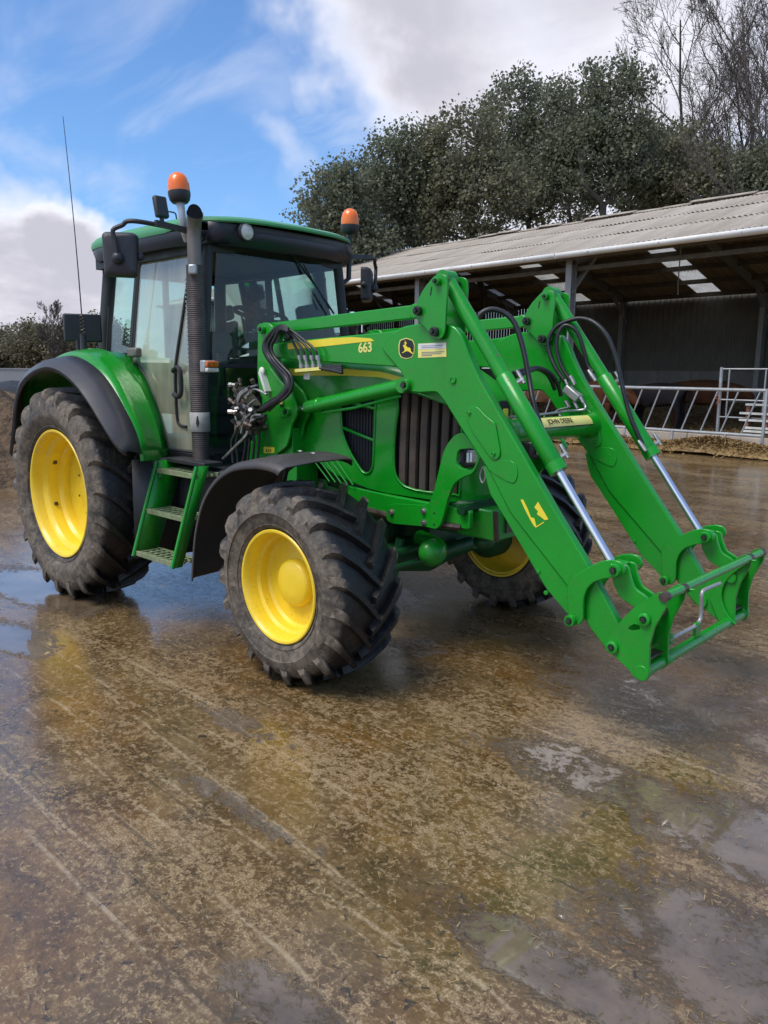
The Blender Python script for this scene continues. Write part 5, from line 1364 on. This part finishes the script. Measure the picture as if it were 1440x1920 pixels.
for o_ in (arm, rk, lk, ms, lc, tc_, fk, ln): shiftcopy(o_, 1.08, ('pin_keeper', 'lock_lever', 'mast_label'))

# tool carrier: four plates, two tubes, lock rod
CP = C6([(690, 775), (760, 700), (850, 640), (900, 612), (938, 635), (930, 690), (872, 790), (848, 880), (845, 990), (852, 1030), (810, 1062), (770, 1040), (745, 1000), (660, 922), (632, 890), (640, 850)])
hole = C6([(742, 790), (770, 772), (800, 780), (802, 800), (770, 808), (745, 806)])
pts = rnd(XZ(CP, -.65), .012, 3); hp_ = rnd(XZ(hole, -.65), .008, 2)
qb = onY((1203, 1262), -.655); qtp = onY((1247, 1119), -.64)
tcar = B().tube([(qb.x, y_, qb.z) for y_ in (-.662, -.632, -.63, .63, .632, .66)], [.037, .037, .029, .029, .037, .037], 24).obj('tool_carrier', GP, T, smooth=40, bevel=.003)
for y0, hh in ((-.652, [hp_]), (-.446, None), (.634, [hp_]), (.428, None)): B().prism(pts, y0, y0 + .018, hh).obj('side_plate', GP, tcar, bevel=.004)
for p in ((1209, 1161), (1149, 1213)):
    q = onY(p, -.652)
    for s in (-1, 1):
        for yy in (.652, ):
            B().lathe([(.031, 0), (.031, .016), (.026, .02), (.018, .02), (.017, .012), (0, .012)], (q.x, s * yy, q.z), 'y', 20, s).obj('pivot_pin', GP, tcar, smooth=40)
            B().lathe([(.013, 0), (.013, .016), (0, .018)], (q.x, s * (yy + .01), q.z), 'y', 6, s).obj('pin_bolt', MAT['bolt_steel'], tcar)
        B().cyl((q.x, s * .43, q.z), (q.x, s * .65, q.z), .022, n=12).obj('cross_pin', MAT['worn_steel'], tcar)
    q2 = onY(p, -.428)
    B().lathe([(.03, 0), (.03, .016), (0, .018)], (q.x, .428, q.z), 'y', 16, -1).obj('pivot_pin', GP, tcar, smooth=40)
B().cyl((qtp.x, -.655, qtp.z), (qtp.x, .64, qtp.z), .021, n=20).obj('top_tube', GP, tcar, smooth=40)
for y0, y1 in ((-.66, -.62), (-.46, -.42), (.42, .46), (.61, .645)): B().cyl((qtp.x, y0, qtp.z), (qtp.x, y1, qtp.z), .0225, n=20).obj('worn_collar', MAT['worn_steel'], tcar, smooth=40)
# hook plates with a hollow front edge, inboard
hk = []
for k in range(13):
    t = k / 12; z = qtp.z + (qb.z - qtp.z) * t; x = qtp.x + (qb.x - qtp.x) * t + .05 - .13 * math.sin(math.pi * t) ** .8; hk.append((x, z))
bk2 = [(qb.x - .05, qb.z), (qb.x - .11, qb.z + .12), (qtp.x - .11, qtp.z - .1), (qtp.x - .04, qtp.z)]
for y0 in (-.425, .405):
    B().prism(hk + bk2, y0, y0 + .02).obj('hook_plate', GP, tcar, bevel=.004)
for s in (-1, 1): B().box((qb.x - .02, s * .53, qb.z + .05), (.05, .19, .012)).box((qb.x - .06, s * .47, qb.z + .13), (.03, .03, .12)).obj('latch_block', MAT['worn_steel'], tcar, bevel=.004)
xh = (qb.x + qtp.x) / 2 - .03
hd = [onX(p, xh) for p in ((1254, 1200), (1280, 1186), (1304, 1173), (1313, 1160), (1315, 1135), (1316, 1113), (1323, 1105), (1350, 1094))]
B().tube(spline(hd, 3), .0105, 10).obj('lock_handle', MAT['galvanised'], tcar, smooth=60)
B().box(hd[2] + Vector((0, .02, -.02)), (.02, .07, .07)).box(hd[0] + Vector((0, .02, 0)), (.02, .04, .05)).obj('handle_guide', GP, tcar, bevel=.006)

# cross tube between the arms with its yellow lettered strip
xc, zc_ = 3.60, 1.492
ct = B().tube([(xc, -.48, zc_), (xc, .48, zc_)], .068, 28).tube([(xc, .40, zc_), (xc, .478, zc_)], [.068, .085], 28).tube([(xc, -.478, zc_), (xc, -.40, zc_)], [.085, .068], 28).obj('cross_tube', GP, T, smooth=50)
r = []
for k in range(9):
    a_ = RAD(12 + 58 * k / 8); r.append([(xc + .0695 * math.cos(a_), y, zc_ + .0695 * math.sin(a_)) for y in (-.36, .40)])
B().loft(r).obj('name_strip', MAT['decal_pale'], ct, smooth=60)
r = []
for k in range(3):
    a_ = RAD(6 + 6 * k / 2); r.append([(xc + .0695 * math.cos(a_), y, zc_ + .0695 * math.sin(a_)) for y in (-.36, .40)])
B().loft(r).obj('strip_edge', MAT['decal_black'], ct, smooth=60)
def text(name, body, size, mw, mat, parent, bold=.0):
    cu = bpy.data.curves.new(name, 'FONT'); cu.body = body; cu.size = size; cu.extrude = .0006; cu.offset = bold; cu.align_x = 'LEFT'
    o = bpy.data.objects.new(name, cu); COL.objects.link(o); dg = bpy.context.evaluated_depsgraph_get(); dg.update()
    me = bpy.data.meshes.new_from_object(o.evaluated_get(dg)); bpy.data.objects.remove(o)
    me.materials.clear(); me.materials.append(mat); n_ = bpy.data.objects.new(name, me); COL.objects.link(n_); n_.parent = parent; n_.matrix_local = mw; return n_
an_ = RAD(40)
Xa = Vector((0, 1, 0)); Za = Vector((math.cos(an_), 0, math.sin(an_))); Ya = Za.cross(Xa)
o_ = Vector((xc, -.10, zc_)) + Za * .0712 - Ya * .016
text('strip_lettering', 'JOHN DEERE', .048, Matrix(((Xa.x, Ya.x, Za.x, o_.x), (Xa.y, Ya.y, Za.y, o_.y), (Xa.z, Ya.z, Za.z, o_.z), (0, 0, 0, 1))), MAT['decal_black'], ct, .0)
# decals on the near arm
D_ = YO - .0015
def side_text(body, p, size, mat, y, parent, ang=0.0, bold=.0008):
    q = onY(p, y); ca, sa = math.cos(ang), math.sin(ang)
    return text('lettering', body, size, Matrix(((ca, -sa, 0, q.x), (0, 0, -1, y), (sa, ca, 0, q.z), (0, 0, 0, 1))), mat, parent, bold)
yb = YO + .018 - .0015
side_text('663', (672, 661), .080, MAT['decal_pale'], yb, arm, RAD(3), .0022)
plate('boom_stripe', C3([(358, 312), (360, 345), (470, 338), (620, 322), (760, 306), (845, 298), (825, 283), (720, 276), (600, 282), (480, 295)]), yb, yb - .0006, yb + .0006, MAT['decal_yellow'], arm, r=.002, bevel=0)
sd = plate('emblem', C4([(150, 472), (185, 460), (222, 472), (233, 500), (230, 548), (215, 572), (185, 579), (155, 570), (143, 545), (142, 500)]), D_, D_ - .0006, D_ + .0006, MAT['decal_pale'], arm, r=.006, bevel=0)
plate('emblem_field', C4([(153, 476), (185, 465), (219, 476), (229, 502), (226, 546), (212, 568), (185, 574), (158, 566), (147, 543), (147, 502)]), D_ - .0012, D_ - .0018, D_ - .0008, MAT['decal_black'], arm, r=.006, bevel=0)
plate('emblem_deer', C4([(178, 478), (182, 476), (182, 486), (188, 486), (187, 494), (182, 500), (186, 508), (194, 514), (205, 516), (210, 524), (211, 536), (222, 545), (224, 552), (214, 547), (204, 540), (196, 536), (187, 535), (178, 539), (166, 546), (158, 545), (168, 540), (176, 532), (175, 522), (171, 510), (166, 506), (170, 500), (176, 500), (178, 492), (170, 488), (177, 487)]), D_ - .0024, D_ - .0030, D_ - .0020, MAT['decal_yellow'], arm, r=.0005, bevel=0)
wl_ = plate('warning_sticker', C4([(252, 493), (410, 486), (411, 567), (252, 573)]), D_, D_ - .0006, D_ + .0006, MAT['decal_pale'], arm, r=.001, bevel=0)
plate('sticker_band', C4([(253, 494), (409, 487), (409, 520), (253, 526)]), D_ - .0012, D_ - .0016, D_ - .0010, MAT['decal_white'], arm, r=.001, bevel=0)
for y0, w0 in ((505, 120), (515, 90), (540, 130), (550, 110), (560, 60)):
    plate('sticker_line', C4([(270, y0), (270 + w0, y0 - 4), (270 + w0, y0 - 1), (270, y0 + 3)]), D_ - .0020, D_ - .0024, D_ - .0018, MAT['decal_blue'], arm, r=.0002, bevel=0)
F6 = lambda L: cr(900, 880, 2.6667, L)
for pl in ([(203, 152), (215, 150), (240, 200), (255, 240), (272, 245), (282, 285), (318, 262), (320, 267), (280, 292), (268, 280), (245, 240), (222, 195)], [(272, 190), (290, 162), (342, 250), (325, 255), (300, 235), (285, 225), (290, 210)]):
    plate('pictogram', F6(pl), D_, D_ - .0006, D_ + .0006, MAT['decal_yellow'], arm, r=.0005, bevel=0)
side_text('A I P', D1([(590, 1722)])[0], .030, MAT['decal_black'], YO - .0032, ms, 0, .0004)
# mid frame bracket
MB_ = D2([(1180, 622), (1110, 655), (1050, 730), (1012, 810), (990, 900), (965, 1000), (935, 1130), (905, 1230), (870, 1285), (560, 1268), (500, 1290), (500, 1420), (560, 1450), (850, 1475), (945, 1500), (985, 1465), (1015, 1370), (1050, 1230), (1100, 1100), (1140, 1060), (1200, 1025), (1270, 1000), (1300, 960), (1325, 900), (1345, 850), (1300, 760), (1240, 690)])
mb = plate('frame_bracket', MB_, -.475, -.475, -.448, r=.03, holes=[D2([(1140, 800), (1165, 778), (1290, 770), (1320, 850), (1290, 950), (1250, 972), (1160, 945), (1125, 900)])])
for p in D2([(550, 1345), (838, 1335), (840, 1440)]):
    q = onY(p, -.475); B().lathe([(.020, 0), (.020, .006), (.013, .008), (.013, .02), (0, .022)], (q.x, -.475, q.z), 'y', 10, -1).obj('bracket_bolt', MAT['steel'], mb)
for p in D2([(932, 1355), (930, 1458)]):
    q = onY(p, -.475); B().lathe([(.007, 0.0005), (0, 0.001)], (q.x, -.475, q.z), 'y', 10, -1).obj('bracket_hole', MAT['decal_black'], mb)
B().cyl((3.32, -.46, 1.02), (3.32, .46, 1.02), .03, n=12).obj('bracket_tie', MAT['dark_green'], mb)
mirror(mb, T)

# hydraulics
def hose(px, y, r, name='hose', mat='hose_rubber', parent=T, k=6, n=8):
    ys = y if isinstance(y, (list, tuple)) else [y] * len(px)
    return B().tube(spline([onY(p, yy) for p, yy in zip(px, ys)], k), r, n).obj(name, MAT[mat], parent, smooth=60)
def tube_w(pts, r, name, mat, parent=T): return B().tube(spline(pts, 6), r, 8).obj(name, MAT[mat], parent, smooth=60)
sl_ = hose([(492, 768), (508, 757), (527, 745), (541, 727), (537, 707), (521, 687), (507, 672), (499, 652), (506, 634), (523, 618), (538, 622), (546, 634)], [-.72, -.71, -.69, -.68, -.67, -.66, -.66, -.66, -.65, -.64, -.64, -.64], .029, 'hose_bundle')
for i, dx in enumerate((-6, 0, 7)):
    hose([(497 + dx, 770), (512 + dx, 756), (531 + dx * .6, 745), (544 + dx * .5, 727), (539 + dx, 705), (523 + dx, 687), (508 + dx * .8, 668), (502 + dx, 650), (509 + dx, 632 + dx * .3), (525, 614 + dx * .5), (541, 619 + dx * .4)], -.675 - .012 * i, .011, 'hose', parent=sl_)
for i, (sx, ex_) in enumerate(((545, 560), (549, 571), (553, 583), (557, 594))):
    hose([(538 + i * 2, 618), (sx + i * 2, 632), (ex_ - 4, 655), (ex_, 668)], [-.645, -.64, -.632, -.63], .009, 'hose')
    q = onY((ex_ + 1, 666), -.63); q2 = onY((ex_ + 6, 690), -.62); B().tube([q, q.lerp(q2, .35), q.lerp(q2, .36), q.lerp(q2, .7), q.lerp(q2, .71), q2], [.017, .017, .012, .012, .019, .019], 8).obj('hose_coupling', MAT['steel'], T)
    hose([(ex_ + 6, 690), (ex_ + 14, 692), (615 + i * 3, 686 + i * 3), (642, 687 + i * 4)], -.615 - .006 * i, .010, 'hose')
plate('coupling_plate', [(557, 692), (606, 688), (606, 694), (557, 698)], -.62, -.64, -.58, MAT['decal_pale'], T, r=.001)
plate('coupling_bracket', D1([(1020, 850), (1095, 830), (1080, 910), (1020, 905)]), -.60, -.603, -.597, MAT['decal_white'], T, r=.002, bevel=0)
# valve block on the mast
q = onY((468, 762), -.70); vb = B()
for k in range(5): vb.box(q + Vector((-.03 + k * .016, .0, .06 - k * .038)), (.20, .13, .030), Matrix.Rotation(RAD(40), 3, 'Y'))
vb = vb.obj('valve_block', MAT['worn_steel'], T, bevel=.004)
random.seed(8)
for k in range(28):
    p = q + Vector((random.uniform(-.06, .15), -.07 + random.uniform(-.03, .02), random.uniform(-.13, .15))); d_ = Vector((random.uniform(-1, 1), random.uniform(-.8, .1), random.uniform(-.6, 1))).normalized() * random.uniform(.03, .07)
    B().tube([p, p + d_ * .5, p + d_ * .51, p + d_], [.012, .012, .016, .016], 6).obj('valve_fitting', MAT['steel' if k % 3 == 0 else 'worn_steel'], vb)
for k, (a1, b1, c1) in enumerate((((445, 780), (448, 745), (470, 728)), ((447, 800), (441, 770), (452, 740)), ((470, 795), (474, 780), (490, 778)), ((442, 760), (452, 735), (482, 722)), ((455, 790), (462, 765), (480, 748)), ((463, 742), (478, 730), (500, 740)), ((452, 812), (458, 790), (474, 770)))):
    hose([a1, b1, c1], -.77, .009, 'steel_pipe', 'steel')
for k in range(6):
    x0 = 441 + k * 9; hose([(x0 + 14, 785 + random.uniform(-8, 8)), (x0 + random.uniform(-6, 4), 808), (x0 - 4 + random.uniform(-6, 6), 830), (x0 - 4, 868)], -.74 + random.uniform(-.03, .05), .010, 'hose')
hose([(418, 860), (440, 838), (462, 815), (468, 795), (478, 785)], -.78, .010, 'steel_pipe', 'steel'); hose([(460, 828), (466, 800), (480, 785), (498, 780)], -.76, .014, 'hose')
# hoses between the loader arms
hose([(893, 604), (902, 588), (922, 580), (946, 587), (965, 606), (980, 650), (992, 710), (1000, 755), (1013, 797), (1030, 838), (1040, 868)], [-.46, -.44, -.40, -.36, -.34, -.34, -.36, -.40, -.42, -.45, -.48], .015)
hose([(962, 700), (985, 693), (1010, 690), (1032, 700), (1046, 722), (1052, 742)], [-.2, -.1, .1, .25, .34, .38], .013); hose([(966, 706), (990, 697), (1008, 692), (1028, 704), (1040, 730)], [-.2, -.1, .1, .25, .34], .013)
hose([(1060, 716), (1042, 690), (1030, 660), (1029, 635), (1042, 614), (1062, 603), (1088, 597), (1114, 605), (1138, 630), (1155, 672), (1166, 720), (1180, 775), (1196, 815), (1204, 832)], [.42, .42, .43, .44, .46, .48, .5, .5, .5, .5, .49, .48, .48, .49], .014)
hose([(1068, 712), (1052, 685), (1044, 655), (1046, 628), (1060, 610), (1082, 622), (1094, 655), (1102, 685), (1112, 698)], [.42, .42, .43, .44, .46, .48, .49, .5, .5], .013)
q = onY((1074, 738), .43); vc = B().box(q, (.12, .06, .055), Matrix.Rotation(RAD(35), 3, 'Y')).obj('coupler_block', MAT['galvanised'], T, bevel=.008)
for p1, p2 in (((1060, 712), (1068, 730)), ((1069, 705), (1078, 722)), ((1060, 752), (1068, 765)), ((1076, 752), (1083, 766)), ((1088, 745), (1094, 755))): B().cyl(onY(p1, .42), onY(p2, .42), .013, n=8).obj('coupler', MAT['steel'], vc)
hose([(1092, 752), (1098, 762), (1094, 768), (1075, 770), (1040, 774), (990, 780), (955, 782)], [.42, .42, .40, .36, .2, .0, -.3], .009, 'steel_pipe', 'steel')
hose([(1066, 764), (1050, 768), (1042, 772)], .40, .008, 'steel_pipe', 'steel')
for (p1, p2) in (((1103, 694), (1117, 714)), ((1197, 826), (1211, 846))): B().tube([onY(p1, .47), onY(p1, .47).lerp(onY(p2, .47), .5), onY(p2, .47)], [.010, .015, .012], 8).obj('hose_end', MAT['steel'], T)
q = onY((905, 892), -.44); B().tube(spline([q + Vector((0, 0, .05)), q + Vector((.02, 0, .0)), q + Vector((.0, .0, -.04)), q + Vector((-.02, 0, 0))], 4, True), .005, 5, closed=True).obj('linch_pin', MAT['galvanised'], T)

# ------------------------------------------------------------------ straw litter trodden into the yard
def lit():
    r_ = random.random()
    if r_ < .7: p = (random.uniform(1.0, 6.2), random.uniform(-4.2, 1.2))
    else: p = (random.uniform(-3, 6), random.uniform(-5, 9))
    k = mnoise.noise(Vector((p[0] * .9, p[1] * 2.2, 2.0)))
    if k < -.05: p = (p[0] + random.gauss(0, .5), p[1] + random.gauss(0, .3))
    return Vector((p[0], p[1], .006)), 0
def litter():
    random.seed(77); bb = B()
    for i in range(9000):
        p, _ = lit(); a = random.gauss(0, .9); L = random.uniform(.008, .032); w = random.uniform(.0012, .0028)
        d = Vector((math.cos(a), math.sin(a), random.uniform(-.12, .12))) * L / 2; n_ = Vector((-math.sin(a), math.cos(a), 0)) * w / 2; m_ = p + Vector((0, 0, random.uniform(-.001, .004)))
        o_ = len(bb.v); bb.v += [tuple(m_ - d - n_), tuple(m_ - d + n_), tuple(m_ + d + n_), tuple(m_ + d - n_)]; bb.f.append((o_, o_ + 1, o_ + 2, o_ + 3))
    o = bb.obj('straw_litter', MAT['straw'], smooth=None, fix=False); tag(o, 'short bits of straw scattered over the wet yard', 'straw', kind='stuff')
litter()
